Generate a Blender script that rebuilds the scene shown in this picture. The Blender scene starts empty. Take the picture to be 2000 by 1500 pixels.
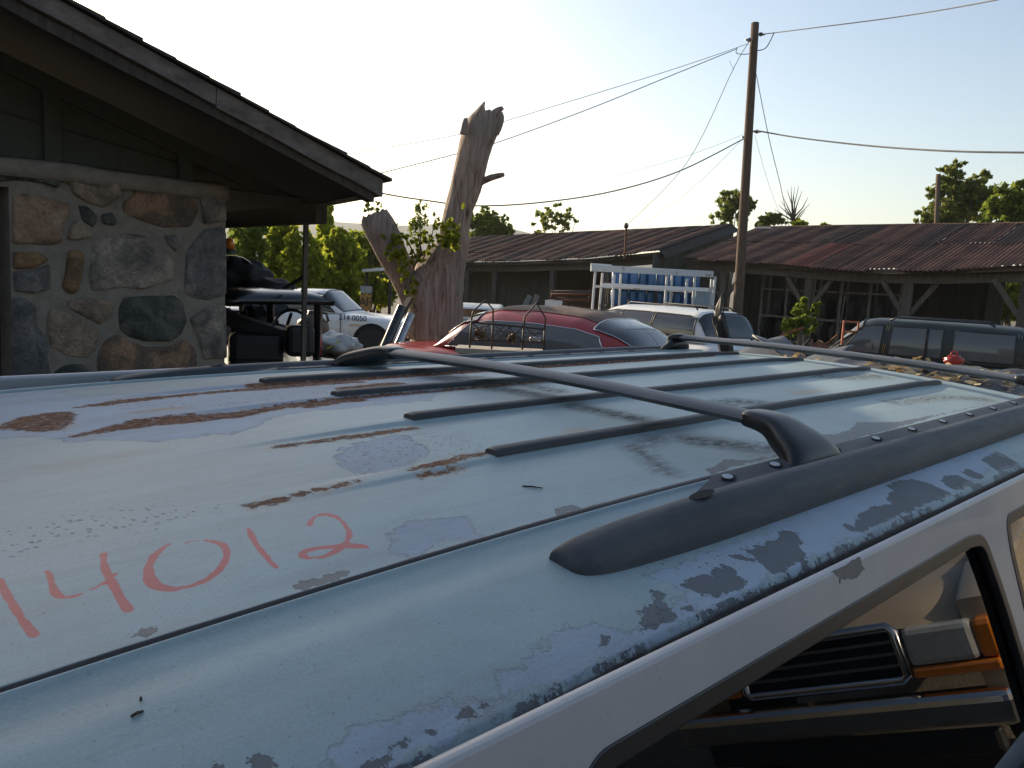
import bpy, bmesh, math, random
import numpy as np
from mathutils import Vector, Matrix, noise as mnoise

# ------------------------------------------------------------------ camera, sky, sun, exposure
F, CX, CY = 1619.0, 1000.0, 750.0
def nrm(v): v = np.asarray(v, float); return v/np.linalg.norm(v)
def cray(x, y): return np.array([(x-CX)/F, -(y-CY)/F, -1.0])
HZ = lambda x: 545+.052*(x-1000)
UPC = nrm(np.cross(cray(2000, HZ(2000)), cray(0, HZ(0))))
if UPC[1] < 0: UPC = -UPC
FW = np.array([0, 0, -1.0]); YC = nrm(FW-UPC*(FW@UPC)); XC = np.cross(YC, UPC)
RW = np.array([XC, YC, UPC])                      # camera axes -> world axes
CAM = np.array([0, 0, 1.95])
def ray(x, y): return RW@cray(x, y)
def at(x, y, D):                                  # point seen at photo pixel (x, y), D metres ahead
    r = ray(x, y); return CAM+r*(D/r[1])
def onplane(x, y, P, n):
    r = ray(x, y); return CAM+r*((np.dot(P-CAM, n))/np.dot(r, n))

scene = bpy.context.scene
cd = bpy.data.cameras.new('camera'); cam = bpy.data.objects.new('camera', cd)
scene.collection.objects.link(cam); scene.camera = cam
cd.sensor_width = 36; cd.lens = 36*F/2000; cd.clip_start = .02; cd.clip_end = 6000
M = Matrix.Identity(4)
for i in range(3):
    for j in range(3): M[i][j] = RW[i][j]
    M[i][3] = CAM[i]
cam.matrix_world = M

SUN_AZ, SUN_EL = math.radians(-40), math.radians(18)
SUN = np.array([math.sin(SUN_AZ)*math.cos(SUN_EL), math.cos(SUN_AZ)*math.cos(SUN_EL), math.sin(SUN_EL)])
w = bpy.data.worlds.new('World'); scene.world = w; w.use_nodes = True
nt = w.node_tree; bg = nt.nodes['Background']
sky = nt.nodes.new('ShaderNodeTexSky'); sky.sky_type = 'NISHITA'; sky.sun_disc = False
sky.sun_elevation = SUN_EL; sky.sun_rotation = SUN_AZ
sky.air_density = 1.0; sky.dust_density = 2.0; sky.ozone_density = .6; sky.altitude = 200
nt.links.new(sky.outputs[0], bg.inputs[0]); bg.inputs[1].default_value = .12
sl = bpy.data.lights.new('sun', 'SUN'); sl.energy = 4.5; sl.angle = math.radians(.5); sl.color = (1, .84, .62)
so = bpy.data.objects.new('sun', sl); scene.collection.objects.link(so)
so.rotation_euler = Vector(SUN).to_track_quat('Z', 'Y').to_euler(); so.location = (-8, 8, 12)
vs = scene.view_settings; vs.view_transform = 'Standard'; vs.look = 'None'; vs.gamma = 1; vs.exposure = 0.76
scene.cycles.max_bounces = 8; scene.cycles.transparent_max_bounces = 16

# ------------------------------------------------------------------ helpers
R = random.Random(7)
NR = np.random.default_rng(5)
C = scene.collection
def V(p): return Vector([float(a) for a in p])
def link(name, me, mat=None, parent=None):
    o = bpy.data.objects.new(name, me); C.objects.link(o)
    if mat is not None and me is not None and not me.materials: me.materials.append(mat)
    if parent is not None: o.parent = parent
    return o
def tag(o, label=None, cat=None, group=None, kind=None):
    for k, v in (('label', label), ('category', cat), ('group', group), ('kind', kind)):
        if v: o[k] = v
    return o
def thing(name, label, cat, loc=(0, 0, 0), rz=0, group=None):
    o = bpy.data.objects.new(name, None); C.objects.link(o); o.empty_display_size = .1
    o.location = V(loc); o.rotation_euler = (0, 0, rz)
    return tag(o, label, cat, group)
def mesh(name, verts, faces, mat=None, parent=None, smooth=False):
    me = bpy.data.meshes.new(name)
    me.from_pydata([tuple(map(float, v)) for v in verts], [], [tuple(f) for f in faces]); me.update()
    if smooth: me.polygons.foreach_set('use_smooth', [True]*len(me.polygons))
    return link(name, me, mat, parent)
class MB:                                          # collects shapes for ONE mesh
    def __init__(s): s.v = []; s.f = []
    def add(s, v, f):
        n = len(s.v); s.v += [tuple(map(float, p)) for p in v]; s.f += [tuple(i+n for i in q) for q in f]; return s
    def box(s, c, sz, rz=0, m=None):
        hx, hy, hz = [a/2 for a in sz]; ca, sa = math.cos(rz), math.sin(rz); v = []
        for dx, dy, dz in [(-1,-1,-1),(1,-1,-1),(1,1,-1),(-1,1,-1),(-1,-1,1),(1,-1,1),(1,1,1),(-1,1,1)]:
            p = Vector((dx*hx, dy*hy, dz*hz))
            p = (m@p) if m else Vector((p.x*ca-p.y*sa, p.x*sa+p.y*ca, p.z)); v.append((c[0]+p.x, c[1]+p.y, c[2]+p.z))
        return s.add(v, [(0,3,2,1),(4,5,6,7),(0,1,5,4),(1,2,6,5),(2,3,7,6),(3,0,4,7)])
    def bar(s, a, b, wd, th=None, up=(0, 0, 1)):   # rectangular bar from a to b
        a, b = V(a), V(b); d = b-a; L = d.length; z = d.normalized(); u = Vector(up)
        x = u.cross(z)
        if x.length < 1e-4: x = Vector((1, 0, 0)).cross(z)
        x.normalize(); y = z.cross(x); m = Matrix((x, y, z)).transposed()
        return s.box((a+b)/2, (wd, th or wd, L), m=m)
    def tube(s, pts, r, n=8, cap=True):
        pts = [V(p) for p in pts]; rs = r if hasattr(r, '__len__') else [r]*len(pts); base = len(s.v); pv = None
        for i, p in enumerate(pts):
            d = (pts[min(i+1, len(pts)-1)]-pts[max(i-1, 0)]).normalized()
            if pv is None: pv = d.orthogonal().normalized()
            pv = (pv-d*pv.dot(d)).normalized(); q = d.cross(pv)
            for k in range(n):
                a = 2*math.pi*k/n; o = p+(pv*math.cos(a)+q*math.sin(a))*rs[i]; s.v.append(tuple(o))
        for i in range(len(pts)-1):
            for k in range(n):
                a, b = base+i*n+k, base+i*n+(k+1) % n; s.f.append((a, b, b+n, a+n))
        if cap:
            s.f.append(tuple(base+k for k in range(n))[::-1]); s.f.append(tuple(base+(len(pts)-1)*n+k for k in range(n)))
        return s
    def lathe(s, prof, c=(0, 0, 0), n=20, m=None):  # profile of (r, z)
        base = len(s.v)
        for r, z in prof:
            for k in range(n):
                a = 2*math.pi*k/n; p = Vector((r*math.cos(a), r*math.sin(a), z)); p = m@p if m else p
                s.v.append((p.x+c[0], p.y+c[1], p.z+c[2]))
        for i in range(len(prof)-1):
            for k in range(n):
                a, b = base+i*n+k, base+i*n+(k+1) % n; s.f.append((a, b, b+n, a+n))
        s.f.append(tuple(base+k for k in range(n))[::-1]); s.f.append(tuple(base+(len(prof)-1)*n+k for k in range(n)))
        return s
    def build(s, name, mat, parent=None, smooth=False, bevel=0, seg=2):
        o = mesh(name, s.v, s.f, mat, parent, smooth)
        if bevel:
            b = o.modifiers.new('bevel', 'BEVEL'); b.width = bevel; b.segments = seg; b.limit_method = 'ANGLE'
        if smooth and not bevel:
            pass
        return o
def autosmooth(o, deg=35):
    me = o.data; bm = bmesh.new(); bm.from_mesh(me)
    for e in bm.edges: e.smooth = not (len(e.link_faces) == 2 and e.calc_face_angle(0) > math.radians(deg))
    for f_ in bm.faces: f_.smooth = True
    bm.to_mesh(me); bm.free(); return o
def curve_plate(name, splines, depth, bevel, mat, parent=None, mw=None):  # filled 2D outline with holes -> plate
    cu = bpy.data.curves.new(name, 'CURVE'); cu.dimensions = '2D'; cu.fill_mode = 'BOTH'; cu.extrude = depth/2
    cu.bevel_depth = bevel; cu.bevel_resolution = 1
    for pts in splines:
        sp = cu.splines.new('POLY'); sp.points.add(len(pts)-1); sp.use_cyclic_u = True
        for q, p in zip(sp.points, pts): q.co = (float(p[0]), float(p[1]), 0, 1)
    tmp = bpy.data.objects.new(name, cu); C.objects.link(tmp)
    me = bpy.data.meshes.new_from_object(tmp.evaluated_get(bpy.context.evaluated_depsgraph_get()))
    bpy.data.objects.remove(tmp); bpy.data.curves.remove(cu); me.name = name; me.materials.clear()
    if mw is not None: me.transform(mw)
    return autosmooth(link(name, me, mat, parent), 40)
def rounded(pts, r, n=5):                           # round the corners of a polygon
    out = []; N = len(pts); pts = [np.array(p, float) for p in pts]
    rr = r if hasattr(r, '__len__') else [r]*N
    for i in range(N):
        p, a, b = pts[i], pts[i-1], pts[(i+1) % N]; da, db = nrm(a-p), nrm(b-p)
        t = min(rr[i], np.linalg.norm(a-p)*.45, np.linalg.norm(b-p)*.45)
        for k in range(n+1):
            q = k/n; out.append((1-q)**2*(p+da*t)+2*q*(1-q)*p+q*q*(p+db*t))
    return out
def copy_tree(o, parent=None):
    c = o.copy(); C.objects.link(c); c.parent = parent
    for ch in [x for x in C.objects if x.parent == o]: copy_tree(ch, c)
    return c

# ------------------------------------------------------------------ materials
MATS = {}
def nd(t, ty, **kw):
    n = t.nodes.new(ty)
    for k, v in kw.items():
        if k in n.inputs: n.inputs[k].default_value = v
        else: setattr(n, k, v)
    return n
def ramp(t, stops, src):
    n = t.nodes.new('ShaderNodeValToRGB'); e = n.color_ramp.elements
    while len(e) < len(stops): e.new(.5)
    for x, (p, c) in zip(e, stops):
        x.position = p; x.color = (*c, 1) if len(c) == 3 else c
    t.links.new(src, n.inputs[0]); return n
def mixc(t, fac, a, b, mode='MIX'):
    n = t.nodes.new('ShaderNodeMix'); n.data_type = 'RGBA'; n.blend_type = mode
    for s, v in ((n.inputs[0], fac), (n.inputs[6], a), (n.inputs[7], b)):
        if hasattr(v, 'is_output'): t.links.new(v, s)
        elif hasattr(v, '__len__'): s.default_value = (*v, 1) if len(v) == 3 else v
        else: s.default_value = v
    return n.outputs[2]
def mth(t, op, a, b=None, c=None, clamp=False):
    n = t.nodes.new('ShaderNodeMath'); n.operation = op; n.use_clamp = clamp
    for s, v in zip(n.inputs, (a, b, c)):
        if v is None: continue
        if hasattr(v, 'is_output'): t.links.new(v, s)
        else: s.default_value = v
    return n.outputs[0]
def newmat(name):
    m = bpy.data.materials.new(name); m.use_nodes = True; MATS[name] = m
    return m, m.node_tree, m.node_tree.nodes['Principled BSDF']
def mat(name, col, rough=.6, metal=0, var=.25, scale=6, stretch=(1, 1, 1), bump=0, bscale=None, col2=None, spec=.5, rnd=0, coat=0, thr=(.35, .65)):
    m, t, p = newmat(name)
    tc = nd(t, 'ShaderNodeTexCoord'); mp = nd(t, 'ShaderNodeMapping'); mp.inputs['Scale'].default_value = stretch
    t.links.new(tc.outputs['Object'], mp.inputs[0])
    n1 = nd(t, 'ShaderNodeTexNoise', Scale=scale, Detail=8, Roughness=.65); t.links.new(mp.outputs[0], n1.inputs[0])
    c2 = col2 or tuple(c*(1-var) for c in col)
    r = ramp(t, [(thr[0], c2), (thr[1], col)], n1.outputs[0]); out = r.outputs[0]
    if rnd:
        oi = nd(t, 'ShaderNodeObjectInfo'); v = mth(t, 'MULTIPLY_ADD', oi.outputs['Random'], rnd, 1-rnd/2)
        out = mixc(t, 1.0, out, out, 'MIX'); hs = nd(t, 'ShaderNodeHueSaturation'); t.links.new(out, hs.inputs['Color']); t.links.new(v, hs.inputs['Value']); out = hs.outputs[0]
    t.links.new(out, p.inputs['Base Color'])
    rr = mth(t, 'MULTIPLY_ADD', n1.outputs[0], .3*rough, rough*.85, clamp=True); t.links.new(rr, p.inputs['Roughness'])
    p.inputs['Metallic'].default_value = metal; p.inputs['Specular IOR Level'].default_value = spec
    p.inputs['Coat Weight'].default_value = coat; p.inputs['Coat Roughness'].default_value = .05
    if bump:
        n2 = nd(t, 'ShaderNodeTexNoise', Scale=bscale or scale*4, Detail=6, Roughness=.6); t.links.new(mp.outputs[0], n2.inputs[0])
        b = nd(t, 'ShaderNodeBump', Strength=1.0, Distance=bump); t.links.new(n2.outputs[0], b.inputs['Height']); t.links.new(b.outputs[0], p.inputs['Normal'])
    return m
def leafmat(name, c1, c2, trans=.5):
    m, t, p = newmat(name); t.nodes.remove(p); o = t.nodes['Material Output']
    g = nd(t, 'ShaderNodeNewGeometry'); r = ramp(t, [(0, c1), (1, c2)], g.outputs['Random Per Island'])
    d = nd(t, 'ShaderNodeBsdfDiffuse'); tr = nd(t, 'ShaderNodeBsdfTranslucent'); mx = nd(t, 'ShaderNodeMixShader'); mx.inputs[0].default_value = trans
    t.links.new(r.outputs[0], d.inputs[0]); t.links.new(r.outputs[0], tr.inputs[0])
    t.links.new(d.outputs[0], mx.inputs[1]); t.links.new(tr.outputs[0], mx.inputs[2]); t.links.new(mx.outputs[0], o.inputs[0]); return m
def glassmat(name, tint, refl_ior=1.5, clear=.5, rough=.02, dust_sky=None, dmix=.12):   # thin tinted car glass: see-through share + reflection
    m, t, p = newmat(name); t.nodes.remove(p); o = t.nodes['Material Output']
    tr = nd(t, 'ShaderNodeBsdfTransparent'); tr.inputs[0].default_value = (*[clear*x for x in tint], 1)
    df = nd(t, 'ShaderNodeBsdfDiffuse'); df.inputs[0].default_value = (*[.25*x for x in tint], 1) if not dust_sky else (*dust_sky, 1)
    a = nd(t, 'ShaderNodeMixShader'); a.inputs[0].default_value = dmix; t.links.new(tr.outputs[0], a.inputs[1]); t.links.new(df.outputs[0], a.inputs[2])
    gl = nd(t, 'ShaderNodeBsdfGlossy', Roughness=rough); gl.inputs[0].default_value = (.95, .97, 1, 1)
    fr = nd(t, 'ShaderNodeFresnel', IOR=refl_ior); b = nd(t, 'ShaderNodeMixShader')
    t.links.new(fr.outputs[0], b.inputs[0]); t.links.new(a.outputs[0], b.inputs[1]); t.links.new(gl.outputs[0], b.inputs[2]); t.links.new(b.outputs[0], o.inputs[0]); return m

m_ground = mat('gravel_dirt', (.20, .165, .12), .95, var=.45, scale=3, bump=.02, bscale=40)
m_mortar = mat('mortar', (.25, .22, .18), .95, var=.3, scale=14, bump=.008, bscale=60)
m_black = mat('black_plastic', (.02, .021, .023), .5, var=.3, scale=20)
m_blackgloss = mat('black_paint', (.012, .013, .015), .22, var=.4, scale=5, coat=.3)
m_rubber = mat('rubber', (.025, .025, .026), .75, var=.3, scale=15)
m_steel = mat('steel', (.42, .42, .42), .35, metal=1, var=.35, scale=12)
m_chrome = mat('chrome', (.75, .75, .76), .12, metal=1, var=.15, scale=12)
m_rust = mat('rusty_iron', (.16, .065, .03), .85, var=.6, scale=14, bump=.003)
m_iron = mat('wrought_iron', (.03, .025, .022), .6, var=.5, scale=30, col2=(.09, .04, .02))
m_timber = mat('grey_timber', (.17, .145, .12), .9, var=.5, scale=7, stretch=(6, 6, .6), bump=.006, bscale=12, rnd=.3)
m_dkwood = mat('dark_wood', (.075, .06, .048), .9, var=.5, scale=7, stretch=(5, 5, .6), bump=.005)
m_white = mat('white_car_paint', (.78, .78, .76), .3, var=.1, scale=4, coat=.3)
m_glass = glassmat('tinted_glass', (.55, .6, .62), 1.6, .45)
m_glassd = glassmat('dark_glass', (.3, .33, .36), 1.75, .22)
m_glass_dust_sky = glassmat('dust_sky_glass', (.5, .5, .5), 1.5, .35, .06, (.22, .225, .22), .62)  # grey diffuse share stands in for dust and for sky reflected in the panes
m_cable = mat('cable_black', (.03, .03, .032), .6, var=.2)
m_leafY = leafmat('leaf_spring', (.19, .26, .02), (.42, .42, .05), .72)
m_leafG = leafmat('leaf_green', (.10, .15, .025), (.22, .26, .04), .62)
m_leafP = leafmat('leaf_pine', (.13, .17, .04), (.27, .28, .07), .62)
m_leafO = leafmat('leaf_ochre', (.14, .12, .025), (.22, .15, .03), .5)
m_leafdry = leafmat('leaf_dry', (.32, .22, .11), (.55, .45, .28), .2)
m_branch = mat('branch_bark', (.11, .09, .07), .9, var=.4, scale=10)

# ------------------------------------------------------------------ the weathered SUV whose roof fills the foreground
CH = .25                                            # camera height above its roof plane
LU = nrm(cray(2640, 615)); LV = nrm(cray(-628, 383)); LV = nrm(LV-LU*(LU@LV)); LN = np.cross(LU, LV)
LU, LV, LN = RW@LU, RW@LV, RW@LN                    # rearwards, across, up (world)
ORG = CAM-LN*CH
VC = 1.048; NEARG = .696
def lray(x, y): r = ray(x, y); return np.array([r@LU, r@LV, r@LN])
_d = np.linspace(0, .8, 801)
_p = np.where(_d < .49, -.08*_d**2, np.interp(_d, [.49, .505, .53, .56, .62, .66, .69, .72], [-.0192, -.0185, -.0245, -.0255, -.034, -.0415, -.0495, -.06]))
_k = np.exp(-.5*(np.arange(-18, 19)/7.)**2); _k /= _k.sum()
_p = np.convolve(np.concatenate([np.full(18, _p[0]), _p, np.full(18, _p[-1])]), _k, 'valid')
STRV = [VC-.3, VC-.1, VC+.1, VC+.3]
def surf(u, v, fine=True):
    u, v = np.asarray(u, float), np.asarray(v, float); d = np.abs(v-VC)
    z = np.interp(d, _d, _p)-.035*np.maximum(0, .9-u)**2-.05*np.maximum(0, -.2-u)**2-.25*np.maximum(0, u-2.35)**2
    z = z-.010*np.clip((v-VC)/.7, 0, 1)**2
    if fine:
        z = z-.006*np.exp(-((d-.496)/.0035)**2)+.0035*np.exp(-((d-.504)/.004)**2)
        for sv in STRV:                               # pressed ribs that carry the strips and fade out in front of them
            L = np.clip((u-.30-(.1 if sv < VC else 0))/.30, 0, 1)*np.clip((2.33-u)/.12, 0, 1)
            z = z+.0045*L*np.clip(1.6*np.exp(-((v-sv)/.014)**4), 0, 1)
        z = z-.010*np.clip((d-.688)/.009, 0, 1)*1.6
    return z
def uv(x, y):
    r = lray(x, y); ww = 0.
    for _ in range(12):
        k = (ww-CH)/r[2]; u, v = r[0]*k, r[1]*k; ww = .5*ww+.5*float(surf(u, v, False))
    return (u, v)
def crop(pts, ox, oy, s): return [uv(ox+x*s, oy+y*s) for x, y in pts]

suv = thing('parked_suv', 'pale blue-grey weathered SUV roof with peeling rusty paint, black roof rack and red marker digits', 'suv')
MW = Matrix.Identity(4)
for i in range(3):
    MW[i][0], MW[i][1], MW[i][2], MW[i][3] = LU[i], LV[i], LN[i], ORG[i]
suv.matrix_world = MW

# paint wear: signed distances (metres, positive inside) to shapes on the panel, stored per vertex
us = np.concatenate([np.arange(-.95, -.12, .02), np.arange(-.12, 1.25, .0036), np.arange(1.25, 2.4, .006), np.arange(2.4, 2.4801, .01)])
dn = np.concatenate([[.698, .696, .694, .692, .690], np.arange(.686, .512, -.0036), np.arange(.510, .482, -.0013), np.arange(.480, .0, -.0045)])
df = np.concatenate([np.arange(0, .482, .006), np.arange(.484, .512, .002), np.arange(.515, .69, .008), [.690, .693, .696, .698]])
vv = np.concatenate([VC-dn, VC+df])
U, Vg = np.meshgrid(us, vv, indexing='ij'); P2 = np.stack([U.ravel(), Vg.ravel()], 1)
NP = len(P2)
def dseg(a, b, P):
    a, b = np.array(a), np.array(b); ab = b-a; t = np.clip(((P-a)@ab)/max(ab@ab, 1e-12), 0, 1); return np.linalg.norm(P-a-t[:, None]*ab, axis=1), t
def near(pts, pad):
    q = np.array(pts); return np.where((P2[:, 0] > q[:, 0].min()-pad) & (P2[:, 0] < q[:, 0].max()+pad) & (P2[:, 1] > q[:, 1].min()-pad) & (P2[:, 1] < q[:, 1].max()+pad))[0]
def poly_sdf(fld, loops, pad=.05):
    allp = [p for l in loops for p in l]; ix = near(allp, pad); P = P2[ix]
    if not len(ix): return
    ins = np.zeros(len(P), bool); dd = np.full(len(P), 9.)
    for l in loops:
        for i in range(len(l)):
            a, b = l[i-1], l[i]; dd = np.minimum(dd, dseg(a, b, P)[0])
            c = (a[1] > P[:, 1]) != (b[1] > P[:, 1])
            ins ^= c & (P[:, 0] < (b[0]-a[0])*(P[:, 1]-a[1])/((b[1]-a[1]) if b[1] != a[1] else 1e-9)+a[0])
    fld[ix] = np.maximum(fld[ix], np.where(ins, dd, -dd))
def line_sdf(fld, pts, wd, pad=.06):
    wd = wd if hasattr(wd, '__len__') else [wd]*len(pts); ix = near(pts, pad); P = P2[ix]
    for i in range(len(pts)-1):
        d, t = dseg(pts[i], pts[i+1], P); fld[ix] = np.maximum(fld[ix], wd[i]*(1-t)+wd[i+1]*t-d)
ink, chip, rust, peel, pits, dirt, dark = [np.full(NP, -.06) for _ in range(7)]
c4 = lambda p: crop(p, 0, 1000, .4)
poly_sdf(ink, [c4([(-40,300),(0,325),(20,330),(80,440),(130,520),(205,600),(160,620),(130,600),(60,490),(0,390),(-60,300)])])
poly_sdf(ink, [c4([(212,288),(240,283),(262,320),(290,385),(320,410),(370,402),(440,375),(510,338),(560,300),(585,283),(575,305),(515,352),(440,388),(370,415),(320,425),(270,425),(240,400),(235,340)])])
poly_sdf(ink, [c4([(487,205),(505,198),(538,200),(522,210),(525,250),(560,320),(600,390),(630,440),(668,482),(620,493),(600,490),(570,440),(530,360),(495,290)])])
poly_sdf(ink, [c4([(865,148),(830,150),(780,175),(730,215),(700,280),(698,330),(720,365),(770,385),(840,388),(920,375),(1010,345),(1080,295),(1120,245),(1128,190),(1110,155),(1060,140),(990,133),(930,138),(890,155),(905,155),(950,142),(1010,143),(1060,160),(1090,185),(1090,220),(1060,270),(1000,325),(920,358),(850,367),(790,350),(755,310),(750,260),(775,210),(815,170),(845,155)])])
poly_sdf(ink, [c4([(1200,80),(1220,75),(1240,100),(1260,150),(1300,195),(1340,245),(1368,270),(1340,278),(1310,250),(1270,205),(1235,160),(1210,115)])])
poly_sdf(ink, [c4([(1495,70),(1500,50),(1520,25),(1560,6),(1600,4),(1650,18),(1690,52),(1717,90),(1722,120),(1704,153),(1760,154),(1800,162),(1813,178),(1760,180),(1690,176),(1640,206),(1580,228),(1510,234),(1465,226),(1453,206),(1480,184),(1540,168),(1640,158),(1670,150),(1692,120),(1688,90),(1668,57),(1640,31),(1590,17),(1552,23),(1528,42),(1530,70)]), c4([(1488,212),(1520,219),(1580,210),(1640,180),(1560,183),(1505,196)])])
c6 = lambda p: crop(p, 1100, 850, .45)
for p in ([(330,850),(335,815),(350,800),(335,770),(360,755),(360,735),(385,720),(390,680),(405,672),(420,685),(420,710),(450,735),(465,765),(492,790),(400,825)],
          [(520,655),(545,625),(600,610),(650,605),(665,575),(700,565),(740,580),(780,630),(775,655),(720,680),(650,705),(640,690),(600,685),(575,670)],
          [(795,500),(870,480),(930,450),(945,415),(975,415),(1010,425),(1040,460),(1020,470),(1030,495),(1060,525),(1000,560),(920,600),(890,580),(860,555),(740,530),(735,520),(800,530),(835,530)],
          [(1215,395),(1225,385),(1260,400),(1285,360),(1300,335),(1340,315),(1380,310),(1400,300),(1430,300),(1445,290),(1400,280),(1425,260),(1435,240),(1410,220),(1450,200),(1510,190),(1560,200),(1600,215),(1640,235),(1680,250),(1640,280),(1570,300),(1500,330),(1420,360),(1350,390),(1290,425),(1240,410)],
          [(1640,200),(1660,180),(1700,170),(1730,185),(1770,205),(1730,230),(1690,235)], [(1730,160),(1760,145),(1790,160),(1830,180),(1790,190),(1765,180)],
          [(1820,110),(1860,90),(1880,70),(1920,90),(1975,125),(1920,150),(1880,150),(1850,130)], [(170,875),(185,875),(200,890),(185,930),(172,905)],
          [(510,770),(545,725),(570,745),(540,765)], [(560,784),(800,692),(1000,605),(1170,520),(1160,532),(1000,620),(800,712),(600,790)]): poly_sdf(chip, [c6(p)])
for p in ([(1220,1235),(1225,1195),(1250,1182),(1290,1190),(1310,1230),(1340,1245),(1370,1260),(1230,1270)], [(1030,1245),(1060,1238),(1090,1250),(1060,1270)],
          [(1440,368),(1465,340),(1500,345),(1530,322),(1560,330),(1590,312),(1640,300),(1680,290),(1710,298),(1640,330),(1500,372)],
          [(648,605),(690,580),(760,570),(770,585),(700,605)]): poly_sdf(chip, [c4(p)])
c5 = lambda p: crop(p, 700, 1000, .4)
for p in ([(350,1065),(385,1055),(360,1075)], [(470,1020),(520,990),(610,938),(620,947),(540,989),(480,1027)], [(170,1155),(200,1135),(235,1125),(190,1158)], [(0,1250),(70,1220),(150,1195),(130,1230),(100,1250)]): poly_sdf(chip, [c5(p)])
c2 = lambda p: crop(p, 600, 640, .35); c3 = lambda p: crop(p, 1000, 640, .5); c1 = lambda p: crop(p, 0, 680, .35)
poly_sdf(chip, [c2([(1380,1030),(1400,1010),(1480,990),(1510,1005),(1400,1045)])]); poly_sdf(chip, [c3([(760,560),(830,520),(860,515),(930,520),(1030,500),(1000,510),(850,545),(780,572)])])
poly_sdf(chip, [c3([(1180,418),(1250,458),(1400,418),(1700,333),(1870,296),(1640,345),(1500,370),(1345,370),(1330,397),(1260,417)])])
SEAM = VC-.496
seamp = [(x, SEAM+.004) for x in (-.4, .1, .2, .35, .6, .85, 1.0)]
line_sdf(dark, seamp, [.0008, .0012, .003, .003, .003, .0035, .003])
line_sdf(dark, [(x, VC-.6925) for x in (-.5, .2, .8, 1.4, 2.0, 2.4)], [.0018, .002, .0025, .003, .003, .0025])
for _k in range(26):
    _x = R.uniform(.1, 2.3); line_sdf(chip, [(_x, VC-.689), (_x+R.uniform(.01, .06), VC-.689)], [R.uniform(0, .004)*(1 if _x < .9 else 2), R.uniform(0, .003)])
seamr = np.full(NP, -.06); line_sdf(seamr, [(x, SEAM+.005) for x in (.30, .5, .8, 1.0, 1.5)], [.0005, .003, .005, .005, .003])
rust += .001
poly_sdf(rust, [c1([(0,440),(40,420),(100,390),(250,365),(380,355),(410,375),(390,420),(350,455),(200,465),(100,455),(0,450),(-120,440)])])
line_sdf(rust, c1([(430,330),(560,315),(700,295),(900,275),(1200,245),(1480,225),(1800,200),(2000,188)]), [.002,.010,.016,.011,.009,.012,.010,.010])
line_sdf(rust, c1([(430,490),(600,455),(800,420),(1000,400),(1300,375),(1500,340),(1750,310),(2000,288)]), [.004,.010,.020,.022,.017,.010,.010,.011])
line_sdf(rust, c1([(1540,552),(1700,530),(1850,510),(2000,492)]), .004); line_sdf(rust, c1([(1400,880),(1500,860),(1620,830),(2000,750)]), [.003,.005,.002,.001])
line_sdf(rust, c2([(570,805),(750,770),(900,725),(1100,695)]), [.001,.006,.010,.007]); line_sdf(rust, c2([(630,835),(760,810),(860,790)]), .002)
line_sdf(rust, c2([(0,642),(300,604),(580,562)]), [.003,.006,.006]); line_sdf(rust, c2([(0,440),(180,412)]), .01)
line_sdf(rust, [(.7, STRV[3]-.024), (1.2, STRV[3]-.022), (1.8, STRV[3]-.018), (2.2, STRV[3]-.014)], [.016, .012, .01, .004])
line_sdf(rust, [(.7, STRV[2]-.021), (1.05, STRV[2]-.018), (1.3, STRV[2]-.015)], [.006, .003, .001])
line_sdf(rust, c2([(200,340),(420,320),(520,310)]), [.012,.02,.01])
stain = np.full(NP, -.06)
for q, rr in ((c2([(1510,578)])[0], (.030, .016)), (c3([(1150,252)])[0], (.07, .018)), (c3([(1105,252)])[0], (.02, .02)), (c1([(880,345)])[0], (.05, .012))):
    stain = np.maximum(stain, .02*(1-np.sqrt(((P2[:, 0]-q[0])/rr[0])**2+((P2[:, 1]-q[1])/rr[1])**2)))
line_sdf(pits, c1([(-100,1110),(0,1085),(200,1040),(450,1000),(700,975),(850,920),(1150,905)]), [.03,.03,.03,.028,.028,.022,.01], .1)
poly_sdf(pits, [c2([(150,710),(300,640),(500,590),(700,590),(1000,610),(1080,650),(900,720),(600,790),(300,820),(180,780)])])
line_sdf(pits, c1([(700,330),(1200,310),(1600,270),(2000,250)]), [.02,.03,.04,.03]); line_sdf(pits, c6([(330,560),(600,560),(900,450)]), [.008,.012,.008])
for p, wd in ((c2([(1040,340),(1200,360),(1400,400)]), .035), (c2([(1480,440),(1700,480),(1900,520)]), .03), (c2([(800,285),(960,290)]), .06), (c3([(700,440),(800,450),(1000,470)]), .03), (c3([(800,300),(900,290),(1000,300)]), .035), (c3([(60,225),(160,245)]), .03), (c3([(1480,290),(1700,270),(1850,280)]), .025), (c3([(1200,190),(1300,195),(1420,190)]), .04), (c3([(560,430),(480,470),(600,560)]), .02)):
    line_sdf(dirt, p, wd, .1)
poly_sdf(peel, [c1([(-200,520),(0,500),(350,500),(380,515),(800,520),(1100,500),(1300,470),(1620,370),(2000,330),(2400,290),(2600,150),(2000,130),(1000,240),(500,265),(340,250),(480,215),(0,265),(-200,280)])], .08)
poly_sdf(peel, [c5([(-300,1350),(0,1080),(240,1000),(430,920),(640,870),(650,770),(820,720),(840,660),(960,620),(1100,550),(1340,580),(1380,560),(1600,380),(1400,320),(1700,200),(2000,80),(2900,-350),(3200,-250),(2000,350),(880,900),(200,1250),(0,1380)])], .08)
poly_sdf(peel, [c5([(130,120),(160,60),(500,30),(560,60),(600,130),(400,140),(300,210),(180,200)])], .08)
poly_sdf(peel, [c2([(150,710),(300,640),(560,600),(700,690),(560,790),(300,820),(180,780)])], .05)

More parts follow.
